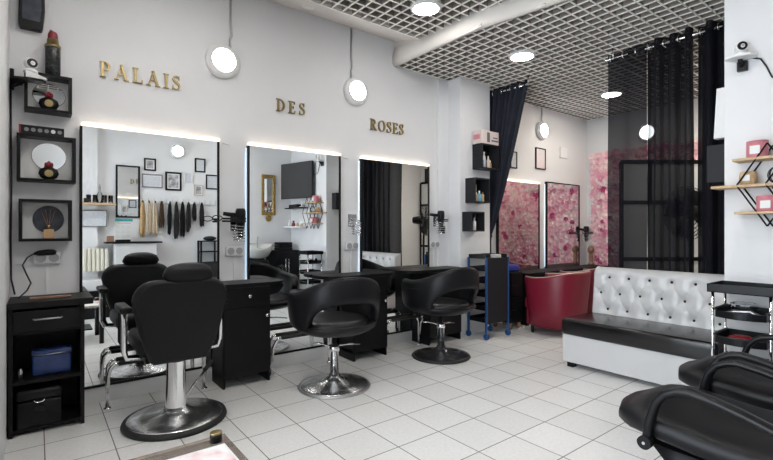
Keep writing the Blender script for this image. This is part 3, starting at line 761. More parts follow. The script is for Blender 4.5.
for s in (-1, 1):
    a = MB().box(s*0.300-0.034, s*0.300+0.034, -0.06, 0.22, 0.752, 0.795, 0.016, 3).build('armrest', 'plastic', t)
    m = MB(); m.tube([(s*0.300, 0.02, 0.755), (s*0.300, 0.02, 0.66), (s*0.300, 0.03, 0.50), (s*0.285, 0.035, 0.455), (s*0.17, 0.04, 0.445)], 0.019, 10)
    m.build('arm_support', 'chrome', a)
    m = MB(); m.tube([(s*0.300, 0.19, 0.755), (s*0.300, 0.225, 0.68), (s*0.300, 0.225, 0.53), (s*0.28, 0.20, 0.49), (s*0.22, 0.18, 0.48)], 0.013, 10)
    m.build('arm_brace', 'plastic', a)

# ------------------------------------------------------------------ round tub chairs
def tub_point(th, off=0.0):
    """outline of the tub; th=0 front (+y), 90 = +x side, 180 = back"""
    a = math.radians(th); p = 0.90; c_ = math.cos(a)
    return ((0.335+off)*S(math.sin(a), p), ((0.395 if c_ > 0 else 0.340)+off)*S(c_, p))
def make_tub(label, loc, rz, base='scuffed'):
    t = thing('styling_chair', label, 'chair', loc, rz, 'black tub styling chairs on round bases')
    MB().lathe([(0.292, 0), (0.298, 0.008), (0.290, 0.018), (0.28, 0.02)], n=48).build('base_rim', 'steel' if base == 'scuffed' else 'rubber', t)
    MB().lathe([(0.284, 0.016), (0.27, 0.024), (0.18, 0.040), (0.09, 0.056), (0.050, 0.09), (0.040, 0.11)], n=48).build('base_plate', base, t)
    MB().lathe([(0.036, 0.08), (0.036, 0.285), (0.042, 0.29), (0.042, 0.34), (0.019, 0.345), (0.019, 0.49)], n=28).build('column', 'chrome', t)
    lv = MB(); lv.tube([(0.04, 0.02, 0.325), (0.16, 0.05, 0.315), (0.27, 0.08, 0.295)], 0.008, 8); lv.tube([(-0.03, 0.02, 0.325), (-0.10, 0.09, 0.345), (-0.14, 0.11, 0.345)], 0.008, 8)
    lv.build('pump_lever', 'chrome', t)
    # bowl: lower shell with rounded lip
    m = MB(); rings = []
    prof = [(-0.20, 0.440), (-0.15, 0.443), (-0.09, 0.456), (-0.04, 0.478), (-0.006, 0.505), (0.002, 0.522), (-0.008, 0.536), (-0.030, 0.540), (-0.06, 0.532), (-0.09, 0.515)]
    for off, z in prof:
        rings.append([(*tub_point(i*360/56, off), z) for i in range(56)])
    m.loft(rings); m.build('lower_shell', 'leather', t)
    # seat cushion
    m = MB(); rings = []
    for off, z in [(-0.07, 0.505), (-0.060, 0.535), (-0.078, 0.558), (-0.12, 0.564), (-0.20, 0.556), (-0.29, 0.552)]:
        rings.append([(*tub_point(i*360/48, off), z) for i in range(48)])
    m.loft(rings); m.build('seat', 'seatleather', t)
    # arm and back band, swept round from the right front to the left front
    m = MB(); rings = []
    N = 84
    for i in range(N+1):
        th = 34 + (326-34)*i/N
        q = abs(th-180)                       # 0 at the back
        zt = 0.785 + 0.140*smooth((112-q)/112)   # top height
        # underside: full down at the arms, lifted over the opening at the back
        lift = math.sqrt(max(0.0, 1-(q/61.0)**2.3)) if q < 61 else 0.0
        zl = 0.500 + 0.220*lift
        e = 1.0
        if q > 126: e = math.sqrt(max(0.04, 1-((q-126)/20.5)**2))     # rounded ends of the arms
        zm = (zt+zl)/2 + 0.02*(1-e); zt_, zl_ = zm+(zt-zm)*e, zm-(zm-zl)*e
        th_ = 0.040*(0.45+0.55*e)
        ring = []
        hh = (zt_-zl_)/2; zc = (zt_+zl_)/2
        lean = 0.05*smooth((100-q)/75)
        for j in range(24):
            a = 2*PI*j/24
            ox = th_*S(math.cos(a), 0.65); oz = S(math.sin(a), 0.5)
            z = zc+hh*oz
            off = -0.030 + ox + lean*(z-0.62) + 0.018*math.sin(PI*max(0, min(1, (z-0.5)/0.4)))
            x, y = tub_point(th, off)
            ring.append((x, y, z))
        rings.append(ring)
    m.loft(rings); m.build('back_band', 'leather', t)
    # side stitching seam
    m = MB()
    for s in (1, -1):
        pts = []
        for i in range(20):
            th = 55+60*i/19
            x, y = tub_point(th*s, 0.026)
            pts.append((x, y, 0.70+0.02*i/19))
        m.tube(pts, 0.0025, 5)
    m.build('seam', 'rubber', t)
    return t
tub = make_tub('black tub styling chair in front of the middle mirror', (1.925, -0.79, 0), -0.14)
dup(tub, (3.235, -0.70, 0), -0.02, 'black tub styling chair in front of the mirror below ROSES')
bpy.data.objects['base_plate.002'].data = bpy.data.objects['base_plate.002'].data.copy(); bpy.data.objects['base_plate.002'].data.materials[0] = M['darkchrome']
bpy.data.objects['base_rim.002'].data = bpy.data.objects['base_rim.002'].data.copy(); bpy.data.objects['base_rim.002'].data.materials[0] = M['rubber']

# ------------------------------------------------------------------ wash units in the right foreground
def make_wash(label, loc, rz):
    t = thing('lounge_chair', label, 'chair', loc, rz, 'black padded chairs with looped arms')
    # local: front towards +y, seat front at y=0
    m = MB(); rings = []
    for i in range(21):
        y = 0.0-0.66*i/20
        k = min(1, abs(y)/0.26); front = math.sqrt(max(0, 1-(1-k)**2.2))
        w = 0.10+0.19*front
        zt = 0.500 + 0.045*smooth(abs(y)/0.12) - 0.022*smooth((abs(y)-0.15)/0.3); th = 0.028+0.034*min(1, abs(y)/0.1)
        ring = []
        for j in range(24):
            a = 2*PI*j/24
            ring.append((w*S(math.cos(a), 0.55), y, zt-th+th*S(math.sin(a), 0.62)))
        rings.append(ring)
    m.loft(rings); m.build('seat', 'leather', t)
    m = MB(); rings = []
    for i in range(9):
        k = i/8; y = -0.58-0.22*k; z = 0.46+0.27*k
        ring = []
        for j in range(20):
            a = 2*PI*j/20
            ring.append((0.255*S(math.cos(a), 0.5), y+0.05*S(math.sin(a), 0.6)*0.8, z+0.05*S(math.sin(a), 0.6)*0.6))
        rings.append(ring)
    m.loft(rings); m.build('backrest', 'leather', t)
    m = MB(); m.loft([[(w*S(math.cos(2*PI*j/24), 0.4), yc+d*S(math.sin(2*PI*j/24), 0.4), z) for j in range(24)] for w, d, yc, z in ((0.19, 0.24, -0.52, 0), (0.20, 0.25, -0.51, 0.05), (0.19, 0.24, -0.48, 0.25), (0.235, 0.30, -0.42, 0.40))])
    m.build('pedestal', 'plastic', t)
    for s in (-1, 1):
        m = MB(); rings = []
        path = [(-0.190, 0.435), (-0.197, 0.48), (-0.208, 0.54), (-0.226, 0.598), (-0.258, 0.640), (-0.300, 0.662), (-0.34, 0.668), (-0.42, 0.656), (-0.50, 0.636), (-0.60, 0.605), (-0.72, 0.565)]
        for k, (y, z) in enumerate(path):
            a = path[max(0, k-1)]; b_ = path[min(len(path)-1, k+1)]
            d = Vector((0, b_[0]-a[0], b_[1]-a[1])).normalized(); nrm = Vector((0, -d.z, d.y))
            ring = []
            for j in range(12):
                an = 2*PI*j/12
                ring.append(Vector((s*0.295, y, z)) + Vector((1, 0, 0))*0.026*S(math.cos(an), 0.7) + nrm*0.016*S(math.sin(an), 0.7))
            rings.append(ring)
        m.loft(rings); ar = m.build('armrest', 'plastic', t)
        MB().lathe([(0.026, s*0.268), (0.026, s*0.325)], (0, -0.190, 0.430), 16, 'x').build('pivot', 'plastic', ar)
        MB().lathe([(0.006, s*0.320), (0.006, s*0.328)], (0, -0.190, 0.430), 10, 'x').build('pivot_screw', 'chrome', ar)
    return t
wash = make_wash('black padded chair with looped arm, foremost at the lower right', (2.235, -2.99, 0), 0.0)
dup(wash, (3.01, -2.955, 0), 0.0, 'black padded chair with looped arm, directly in front of the tray trolley')

# wash basin behind the second chair
t = thing('wash_basin', 'white shampoo basin on a black column, reflected in the middle mirror', 'basin', (3.17, -4.0, 0))
m = MB(); rings = []
for r, z in ((0.10, 0.76), (0.19, 0.80), (0.25, 0.90), (0.285, 1.02), (0.27, 1.035), (0.24, 1.01), (0.16, 0.86), (0.05, 0.82)):
    ring = []
    for j in range(32):
        a = 2*PI*j/32
        dip = 0.085*max(0, math.sin(a))**4 if z > 0.93 else 0
        ring.append((r*math.cos(a), r*0.78*math.sin(a), z-dip))
    rings.append(ring)
m.loft(rings); ba = m.build('bowl', 'ceramic', t)
MB().tube([(0.06, -0.17, 0.95), (0.06, -0.18, 1.10), (0.05, -0.13, 1.15), (0.03, -0.08, 1.13)], 0.014, 10).build('tap', 'chrome', ba)
MB().box(-0.14, 0.14, -0.20, -0.02, 0, 0.77, 0.02).build('column', 'plastic', t)

# ------------------------------------------------------------------ coffee table in the foreground
t = thing('coffee_table', 'low glass coffee table with dark lower shelf in the foreground', 'table', (0.33, -2.35, 0))
MB(t).box(-0.02, 0.625, -2.66, -2.045, 0.408, 0.42, 0.002).build('glass_top', 'smoke', t)
for x in (0.04, 0.575):
    for y in (-2.60, -2.095):
        lg = MB(t).cyl((x, y, 0), (x, y, 0.408), 0.024).build('leg', 'plastic', t)
        MB(t).lathe([(0.024, 0.42), (0.024, 0.448), (0.023, 0.450)], (x, y, 0), 20).build('leg_cap', 'plastic', lg)
        MB(t).lathe([(0.0235, 0.450), (0.0235, 0.457), (0.018, 0.459)], (x, y, 0), 20).build('cap_ring', 'gold', lg)
MB(t).box(0.02, 0.50, -2.58, -2.24, 0.135, 0.15).build('lower_shelf', 'plastic', t)
t = thing('magazine', 'magazine with pink flowers on the glass coffee table', 'magazine', (0.42, -2.30, 0.42))
MB(t).box(0.30, 0.592, -2.52, -2.150, 0.4205, 0.428, 0.0015).build('pages', 'paper', t)
MB(t).box(0.31, 0.582, -2.51, -2.160, 0.428, 0.4285).build('cover_picture', 'magazine', t)
t = thing('magazine', 'closed glossy magazine on the lower shelf of the coffee table', 'magazine', (0.25, -2.42, 0.15))
MB(t).box(0.12, 0.40, -2.55, -2.27, 0.1505, 0.175, 0.002).build('pages', 'paper', t)
MB(t).box(0.12, 0.40, -2.55, -2.27, 0.175, 0.1765).build('cover_picture', 'photo', t)

# ------------------------------------------------------------------ sofa
t = thing('tufted_sofa', 'white tufted sofa with black seat in front of the sheer curtain', 'sofa', (4.25, -2.25, 0))
YS0, YS1 = -2.865, -1.625
MB(t).box(3.925, 4.575, YS0, YS1, 0.045, 0.305, 0.008).build('base', 'whiteleather', t)
MB(t).box(3.905, 4.52, YS0, YS1+0.004, 0.300, 0.452, 0.028, 4).build('seat', 'gloss_leather', t, 'glossy black seat cushion')
for y in (YS0+0.08, YS1-0.07):
    for x in (3.97, 4.53): MB(t).box(x-0.03, x+0.03, y-0.03, y+0.03, 0, 0.046).build('foot', 'plastic', t)
# tufted back
buttons = []
for r, z in enumerate((0.50, 0.655, 0.81)):
    k = 0
    y = YS1-0.10 - (0.095 if r == 1 else 0.0) + 0.0
    y = YS1-0.17 + (0.075 if r == 1 else 0)
    while y > YS0+0.06:
        buttons.append((y, z)); y -= 0.185
m = MB(t); NY, NZ = 110, 44
rows = []
for i in range(NZ+1):
    z = 0.40 + (0.905-0.40)*i/NZ; row = []
    for j in range(NY+1):
        y = YS1 + (YS0-YS1)*j/NY
        dmin = 9; fold = 9
        for by, bz in buttons:
            dd = math.hypot(y-by, z-bz); dmin = min(dmin, dd)
            # diamond creases between neighbouring buttons
        puff = 0.036*(1-math.exp(-(dmin/0.045)**1.2))
        u_ = ((y-(YS1-0.17))/0.185); v_ = (z-0.50)/0.31
        c1 = abs(((u_+v_) % 1.0)-0.5)*2; c2 = abs(((u_-v_) % 1.0)-0.5)*2
        cre = max(c1, c2)
        if 0.50 <= z <= 0.82: puff -= 0.009*max(0, (cre-0.86)/0.14)
        edge = min(1, (0.905-z)/0.06); edge2 = min(1, min(YS1-y, y-YS0)/0.05)
        rx = 4.50 + 0.05*(z-0.45)/0.45 - 0.045 - puff*min(edge, 1)*min(1, edge2*1.5) + 0.05*(1-math.sqrt(max(0, 1-(1-edge)**2))) + 0.04*(1-math.sqrt(max(0, 1-(1-edge2)**2)))
        row.append((rx, y, z))
    rows.append(row)
m.loft(rows, closed_u=False, cap=False)
m.box(4.52, 4.588, YS0, YS1, 0.045, 0.895, 0.02, 3)
m.build('backrest', 'whiteleather', t, 'white button tufted back')
for by, bz in buttons:
    MB(t).ell((4.452+0.05*(bz-0.45)/0.45, by, bz), (0.010, 0.012, 0.012), None, 12, 8).build('button', 'plastic', t)

# ------------------------------------------------------------------ curtains
def curtain_sheet(y0, y1, x, z0, z1, folds, amp, m, name, parent, seed=0, hang=0.0):
    rnd = random.Random(seed); NZ_ = 14; NY_ = folds*12
    ph = [rnd.uniform(-0.6, 0.6) for _ in range(folds+2)]; am = [rnd.uniform(0.6, 1.25) for _ in range(folds+2)]
    mb = MB(parent); rows = []
    for i in range(NZ_+1):
        k = i/NZ_; z = z0+(z1-z0)*k; row = []
        for j in range(NY_+1):
            u = j/NY_; f = u*folds; n = int(f); a0 = lerp(am[n], am[n+1], f-n); p0 = lerp(ph[n], ph[n+1], f-n)
            y = lerp(y0, y1, u) + 0.012*math.sin(2*PI*f*2+p0)*(1-k*0.5)
            row.append((x + amp*a0*math.sin(2*PI*f+p0*(1-k)) + 0.006*math.sin(9*k+f*3), y, z))
        rows.append(row)
    mb.loft(rows, closed_u=False, cap=False)
    return mb.build(name, m, parent)
def eyelets(parent, y0, y1, n, x, z):
    for i in range(n):
        y = lerp(y0, y1, (i+0.5)/n)
        MB(parent).tube([(x+0.030*math.cos(a), y, z+0.030*math.sin(a)) for a in [k*2*PI/20 for k in range(20)]], 0.007, 6, True).build('eyelet', 'chrome', parent)
CX, CZ = 4.66, 3.035
t = thing('curtain_rod', 'chrome rod carrying the two sheer black curtains under the ceiling', 'rod', (CX, -2.3, CZ))
MB(t).tube([(CX, -2.885, CZ), (CX, -1.69, CZ)], 0.012, 12).build('rod', 'chrome', t)
MB(t).ell((CX, -1.685, CZ), (0.02, 0.02, 0.02)).build('end_knob', 'chrome', t)
MB(t).tube([(CX, -1.75, CZ), (CX, -1.75, HF+0.002)], 0.008, 8).build('ceiling_bracket', 'chrome', t)
t = thing('curtain_rod', 'short chrome rod carrying the tied navy curtain beside the pilaster', 'rod', (CX, -0.4, CZ))
MB(t).tube([(CX, -0.75, CZ), (CX, -0.02, CZ)], 0.012, 12).build('rod', 'chrome', t)
MB(t).lathe([(0.03, -0.03), (0.03, -0.005)], (CX, 0, CZ), 20, 'y').build('wall_bracket', 'chrome', t)
MB(t).tube([(CX, -0.74, CZ), (CX, -0.74, HF+0.002)], 0.008, 8).build('ceiling_bracket', 'chrome', t)
t = thing('sheer_curtain', 'wide sheer black curtain hanging behind the white sofa', 'curtain', (CX, -2.1, 0.02))
# a wide flat panel first, then deepening folds
curtain_sheet(-1.695, -2.075, CX, 0.02, 3.085, 1, 0.022, 'sheer', 'flat_drape', t, 3)
curtain_sheet(-2.075, -2.465, CX+0.01, 0.02, 3.10, 3, 0.055, 'dense', 'folded_drape', t, 5)
eyelets(t, -1.67, -2.41, 6, CX, CZ)
t = thing('sheer_curtain', 'narrow folded black curtain beside the right wall block', 'curtain', (CX, -2.7, 0.02))
curtain_sheet(-2.50, -2.88, CX, 0.02, 3.10, 3, 0.05, 'dense', 'folded_drape', t, 9)
curtain_sheet(-2.51, -2.88, CX+0.07, 0.02, 3.09, 2, 0.03, 'dense', 'rear_drape', t, 12)
eyelets(t, -2.46, -2.85, 3, CX, CZ)
# tied dark curtain
t = thing('tied_curtain', 'dark navy curtain gathered and tied back at the pilaster', 'curtain', (CX, -0.4, 1.2))
mb = MB(t); rows = []
for i in range(31):
    k = i/30; z = lerp(0.15, 3.09, k)
    if z > 1.2: q = (z-1.2)/1.89; ya = -0.10; yb = lerp(-0.16, -0.735, q**0.85)
    else: q = 0; ya = -0.10; yb = lerp(-0.19, -0.16, z/1.2)
    row = []
    for j in range(85):
        u = j/84; y = lerp(ya, yb, u)
        row.append((CX + lerp(0.018, 0.04, q)*math.sin(2*PI*u*7 + 0.6*math.sin(3*k)) + 0.02*math.sin(2*PI*u*2.3), y, z))
    rows.append(row)
mb.loft(rows, closed_u=False, cap=False); mb.build('drape', 'navy', t)
MB(t).tube([(CX+0.05*math.cos(a), -0.13+0.05*math.sin(a), 1.2) for a in [k*2*PI/20 for k in range(20)]], 0.010, 6, True).build('tie_band', 'navy', t)
eyelets(t, -0.16, -0.70, 4, CX, CZ)

# ------------------------------------------------------------------ black cube shelves on the pilaster
def pil_shelf(x0, x1, z0, z1, label):
    t = thing('cube_shelf', label, 'wall shelf', ((x0+x1)/2, -0.22, z0), 0, 'black cube shelves on the pilaster')
    k = 0.016; d0, d1 = -0.375, -0.22
    m = MB(t); m.box(x0, x1, d0, d1, z0, z0+k).box(x0, x1, d0, d1, z1-k, z1).box(x0, x0+k, d0, d1, z0+k, z1-k).box(x1-k, x1, d0, d1, z0+k, z1-k)
    m.build('box', 'grey', t); MB(t).box(x0+k, x1-k, d1-0.01, d1, z0+k, z1-k).build('back_panel', 'black', t)
    return t
pil_shelf(4.255, 4.57, 2.03, 2.335, 'black cube shelf on the pilaster, topmost beside the tied curtain')
pil_shelf(4.125, 4.40, 1.61, 1.91, 'black cube shelf on the pilaster, middle of the three')
pil_shelf(4.070, 4.30, 1.262, 1.50, 'black cube shelf on the pilaster, lowest of the three')
def bottle(x, y, z, r, h, m, label, cap='white', group='small product bottles on the pilaster shelves'):
    t = thing('product_bottle', label, 'bottle', (x, y, z), 0, group)
    MB().lathe([(r*0.9, 0), (r, 0.004), (r, h*0.68), (r*0.45, h*0.78)], n=16).build('body', m, t)
    MB().lathe([(r*0.42, h*0.76), (r*0.42, h), (r*0.35, h)], n=12).build('cap', cap, t)
bz = 2.046
bottle(4.315, -0.33, bz, 0.022, 0.13, 'skyblue', 'light blue bottle at the left of the topmost pilaster shelf')
bottle(4.365, -0.31, bz, 0.020, 0.20, 'white', 'tall white bottle in the topmost pilaster shelf')
bottle(4.420, -0.33, bz, 0.020, 0.15, 'beige', 'beige bottle in the topmost pilaster shelf')
bottle(4.47, -0.32, bz, 0.018, 0.10, 'amber', 'small amber bottle in the topmost pilaster shelf')
bz = 1.626
bottle(4.20, -0.33, bz, 0.022, 0.11, 'amber', 'amber bottle in the middle pilaster shelf')
bottle(4.255, -0.33, bz, 0.022, 0.13, 'skyblue', 'blue and white bottle in the middle pilaster shelf')
bottle(4.315, -0.33, bz, 0.020, 0.12, 'wood', 'tan bottle in the middle pilaster shelf', 'brownwood')
o = MB().box(4.20, 4.29, -0.255, -0.245, 1.70, 1.84).build('small_picture', 'photo'); tag(o, 'small dark picture card at the back of the middle pilaster shelf', 'picture')
bottle(4.175, -0.32, 1.278, 0.022, 0.15, 'paper', 'grey white bottle alone in the lowest pilaster shelf')
o = MB().tube([(4.19, -0.30, 1.278), (4.20, -0.305, 1.42), (4.205, -0.31, 1.47)], 0.008, 8).build('hair_comb', 'steel'); tag(o, 'pale comb standing in the lowest pilaster shelf', 'comb')
t = thing('curling_iron_box', 'pink printed carton lying on the topmost pilaster shelf', 'carton', (4.40, -0.31, 2.335))
MB().box(-0.17, 0.16, -0.07, 0.07, 0, 0.16, 0.002).build('carton', 'cartonpaper', t)
MB().box(-0.06, -0.01, -0.0725, -0.0695, 0.02, 0.14).build('portrait_print', 'ink', t)
m = MB(); m.box(0.02, 0.15, -0.0725, -0.0695, 0.035, 0.055).box(0.05, 0.14, -0.0725, -0.0695, 0.075, 0.090); m.build('product_print', 'ink', t)
MB().box(-0.172, -0.1695, -0.05, 0.05, 0.05, 0.11).build('side_print', 'pink', t)

# ------------------------------------------------------------------ annex: rose wall, dressing table, chairs
M['rosebase'] = mat('rose_backing', (0.70, 0.42, 0.45), 0.9)
def rose_wall():
    rnd = random.Random(11); bm = MB(); red = MB()
    t = bmesh.new(); 
    XF = XE
    def bloom(tb, y, z, R):
        dep = rnd.uniform(0.012, 0.030); mi = rnd.choice((0, 0, 1, 1, 1, 2, 3, 3)); tw = rnd.uniform(0, 2*PI)
        for ring_i, (rr, n, tilt) in enumerate(((R, 6, 0.25), (R*0.70, 5, 0.7), (R*0.40, 4, 1.1))):
            off = tw+ring_i*0.5
            for k in range(n):
                a = off+2*PI*k/n
                c = Vector((XF-dep-0.010*ring_i-0.012, y+rr*0.55*math.cos(a), z+rr*0.55*math.sin(a)))
                rad = Vector((0, math.cos(a), math.sin(a))); tan = Vector((0, -math.sin(a), math.cos(a)))
                outn = Vector((-1, 0, 0))
                d = (rad*math.cos(tilt)+outn*math.sin(tilt))
                w = rr*0.64
                vs = [tb.verts.new(c - d*rr*0.5 - tan*w*0.4), tb.verts.new(c - d*rr*0.5 + tan*w*0.4), tb.verts.new(c + tan*w), tb.verts.new(c + d*rr*0.5 + tan*w*0.5), tb.verts.new(c + d*rr*0.5 - tan*w*0.5), tb.verts.new(c - tan*w)]
                f = tb.faces.new(vs); f.material_index = mi
    t2 = bmesh.new()
    z = 0.18; row = 0
    while z < 2.53:
        y = -0.125 - (0.037 if row % 2 else 0)
        while y > -2.33:
            if rnd.random() < 0.022: bloom(t2, y+rnd.uniform(-.01, .01), z+rnd.uniform(-.01, .01), 0.056)
            else: bloom(t, y+rnd.uniform(-.026, .026), z+rnd.uniform(-.024, .024), rnd.uniform(0.040, 0.066))
            y -= 0.074
        z += 0.065; row += 1
    bm._merge(t); red._merge(t2)
    rt = thing('rose_wall_panel', 'panel of pink artificial roses covering the far end wall', 'flower wall', (XE, -1.2, 0.12))
    MB(rt).box(XE-0.014, XE, -2.38, -0.085, 0.12, 2.55).build('backing', 'rosebase', rt)
    bm.w = rt; red.w = rt
    a = bm.build('pink_roses', 'rose_pink', rt); a['kind'] = 'stuff'
    for k_ in ('rose_pale', 'rose_deep', 'rose_cream'): a.data.materials.append(M[k_])
    for f in red.bm.faces: f.material_index = 0
    c = red.build('crimson_roses', 'crimson', rt, 'dark crimson roses'); c['kind'] = 'stuff'
rose_wall()
# white script ornament on the roses, seen only in the annex mirrors
m = MB(); pts = []
for i in range(97):
    k = i/96; pts.append((XE-0.10, -0.25-1.05*k + 0.035*math.sin(k*2*PI*9+1.2), 2.05 + 0.055*math.cos(k*2*PI*9)*(0.6+0.4*math.sin(k*17))))
m.tube(pts, 0.010, 6); o = m.build('script_ornament', 'white'); tag(o, 'white looping script ornament on the roses, reflected in the annex mirrors', 'ornament')
# dressing table
t = thing('dressing_table', 'long black dressing table under the annex mirrors', 'table', (6.2, -0.2, 0))
MB(t).box(5.15, 7.33, -0.40, -0.045, 0.66, 0.70, 0.004).build('top', 'black', t)
for x in (5.17, 6.2, 7.29): MB(t).box(x, x+0.03, -0.38, -0.05, 0, 0.66).build('side_panel', 'black', t)
MB(t).box(5.2, 7.29, -0.08, -0.05, 0.2, 0.66).build('back_panel', 'black', t)
def tub_red(label, loc, rz):
    t = thing('armchair', label, 'armchair', loc, rz, 'red leather tub armchairs in the annex')
    m = MB(); rings = []
    N = 60
    for i in range(N+1):
        th = 42+(318-42)*i/N; q = abs(th-180)
        zt = 0.70+0.075*smooth((110-q)/80); ring = []
        a = math.radians(th)
        for (off, z) in ((-0.075, 0.10), (0.0, 0.10), (0.012, 0.30), (0.030, zt-0.02), (0.026, zt-0.004), (0.012, zt), (-0.03, zt-0.002), (-0.042, zt-0.02), (-0.06, 0.30)):
            fl = 0.03*(z-0.1)/0.6; ring.append(((0.325+off+fl)*S(math.sin(a), 0.85), (0.315+off+fl)*S(math.cos(a), 0.85), z))
        rings.append(ring)
    m.loft(rings); m.build('shell', 'redleather', t)
    MB().tube([((0.368)*S(math.sin(math.radians(42+276*i/40)), 0.85), (0.358)*S(math.cos(math.radians(42+276*i/40)), 0.85), 0.70+0.075*smooth((110-abs(42+276*i/40-180))/80)+0.003) for i in range(41)], 0.006, 6).build('piping', 'beige', t)
    MB().box(-0.24, 0.24, -0.24, 0.29, 0.10, 0.30, 0.02).build('base', 'redleather', t)
    MB().box(-0.25, 0.25, -0.24, 0.31, 0.30, 0.44, 0.035, 4).build('seat', 'redleather', t)
    for x in (-0.2, 0.2):
        for y in (-0.2, 0.22): MB().lathe([(0.018, 0), (0.022, 0.10)], (x, y, 0), 12).build('foot', 'plastic', t)
    return t
rc = tub_red('dark red tub armchair nearest the blue trolley in the annex', (5.13, -0.83, 0), 0.12)
dup(rc, (6.10, -0.74, 0), -0.1, 'dark red tub armchair half hidden behind the white sofa')
# wooden stands near the corner
t = thing('wooden_stand', 'brown wooden stand with round head on the dressing table', 'ornament', (7.215, -0.17, 0.70))
MB().lathe([(0.045, 0), (0.045, 0.03), (0.030, 0.05), (0.032, 0.18), (0.025, 0.20)], n=18).build('stem', 'brownwood', t)
MB().ell((0, 0, 0.255), (0.052, 0.052, 0.068)).build('head', 'brownwood', t)
t = holder(7.18, 1.22, 'spiral wire holder on the wall at the annex corner')
hair_dryer(7.20, -0.10, 1.25, PI-0.3, 'black hairdryer in the holder beside the rose wall')
straightener(7.16, -0.17, 1.23, 0.0, 'black styling iron in the holder beside the rose wall', 0.8)
# little pictures on the annex wall
def framed(x0, x1, z0, z1, y, label, m='photo', fm='black', b_=0.014, cat='picture', group=None, face=-1, mount=None):
    t = thing('framed_picture', label, cat, ((x0+x1)/2, y, z0), 0, group)
    d = face*0.02
    f = MB(t); f.box(x0, x1, y, y+d, z0, z0+b_).box(x0, x1, y, y+d, z1-b_, z1).box(x0, x0+b_, y, y+d, z0+b_, z1-b_).box(x1-b_, x1, y, y+d, z0+b_, z1-b_)
    f.build('frame', fm, t)
    if mount:
        MB(t).box(x0+b_, x1-b_, y, y+d*0.5, z0+b_, z1-b_).build('mount', 'paper', t)
        MB(t).box(x0+b_+mount, x1-b_-mount, y+d*0.5, y+d*0.6, z0+b_+mount, z1-b_-mount).build('print', m, t)
    else: MB(t).box(x0+b_, x1-b_, y, y+d*0.5, z0+b_, z1-b_).build('print', m, t)
    return t
M['palepink'] = mat_blotch('pale_pink_print', [(0.62, 0.45, 0.47), (0.70, 0.62, 0.63), (0.74, 0.70, 0.71)], 3)
framed(5.90, 6.155, 2.20, 2.52, 0.0, 'narrow black framed pink picture below the annex wall lamp', 'palepink')
framed(5.29, 5.44, 2.16, 2.40, 0.0, 'small pale picture beside the tied curtain', 'certificate', 'grey')
o = MB().box(6.56, 6.76, -0.02, 0, 2.43, 2.60, 0.004).build('wall_vent', 'trim'); tag(o, 'small white ventilation plate on the annex wall', 'vent')
# screen behind the sheer curtain
def screen(p0, p1, label, zt=2.11, panes=(0.38, 1.0)):
    p0 = Vector(p0); p1 = Vector(p1); d = (p1-p0); L_ = d.length; rz = math.atan2(d.y, d.x)
    t = thing('folding_screen', label, 'screen', ((p0.x+p1.x)/2, (p0.y+p1.y)/2, 0), rz)
    f = MB(); h = L_/2
    for z in (0.05, 0.90, zt-0.53, zt): f.box(-h, h, -0.02, 0.02, z-0.025, z+0.025)
    for x in (-h, h-0.0): f.box(x-0.02, x+0.02, -0.02, 0.02, 0, zt)
    f.box(-h*0.42-0.02, -h*0.42+0.02, -0.02, 0.02, zt-0.53, zt)
    f.build('frame', 'matteblack', t)
    MB().box(-h, h, -0.006, 0.006, 0.05, zt).build('panel', 'whitescreen', t)
    return t
screen((6.04, -1.20), (7.05, -1.98), 'black framed pale screen standing behind the sheer curtain', 2.17)
screen((7.30, -2.75), (7.30, -4.15), 'black framed pale screen against the end wall, reflected below ROSES', 2.4)
o = MB().box(XE-0.03, XE, -4.1, -3.55, 2.2, 2.75).build('dark_poster', 'grey'); tag(o, 'dark poster high on the end wall, reflected below ROSES', 'poster')
# pedestal fan
t = thing('pedestal_fan', 'black pedestal fan reflected in the mirror below ROSES', 'fan', (5.55, -2.15, 0), math.radians(150))
MB().lathe([(0.24, 0), (0.24, 0.02), (0.04, 0.05)], n=28).build('base', 'plastic', t)
MB().cyl((0, 0, 0.03), (0, 0, 1.40), 0.018).build('pole', 'plastic', t)
MB().lathe([(0.06, -0.02), (0.08, 0.05), (0.06, 0.2), (0.03, 0.21)], (0, 0, 1.46), 20, 'y').build('motor', 'plastic', t)
m = MB()
for r in (0.05, 0.08, 0.11, 0.14, 0.17, 0.20, 0.23, 0.26, 0.29): m.tube([(r*math.cos(a), -0.10+0.06*(r/0.29)**2, 1.46+r*math.sin(a)) for a in [k*2*PI/28 for k in range(28)]], 0.005, 5, True)
for k in range(28):
    a = k*2*PI/28; m.tube([(0.03*math.cos(a), -0.10, 1.46+0.03*math.sin(a)), (0.16*math.cos(a), -0.09, 1.46+0.16*math.sin(a)), (0.29*math.cos(a), -0.04, 1.46+0.29*math.sin(a)), (0.2*math.cos(a), 0.05, 1.46+0.2*math.sin(a))], 0.003, 4)
m.build('grille', 'plastic', t)
for k in range(4):
    a = k*PI/2+0.3; c, s_ = math.cos(a), math.sin(a)
    m = MB(); m.loft([[Vector((r*c - w*s_, -0.03+tw, 1.46+r*s_+w*c)) for (w, tw) in ((-0.075*g_, -0.02), (0.075*g_, 0.02), (0.075*g_, 0.024), (-0.075*g_, -0.016))] for r, g_ in ((0.04, 0.5), (0.14, 1.2), (0.26, 1.5))]); m.build('blade', 'plastic', t)

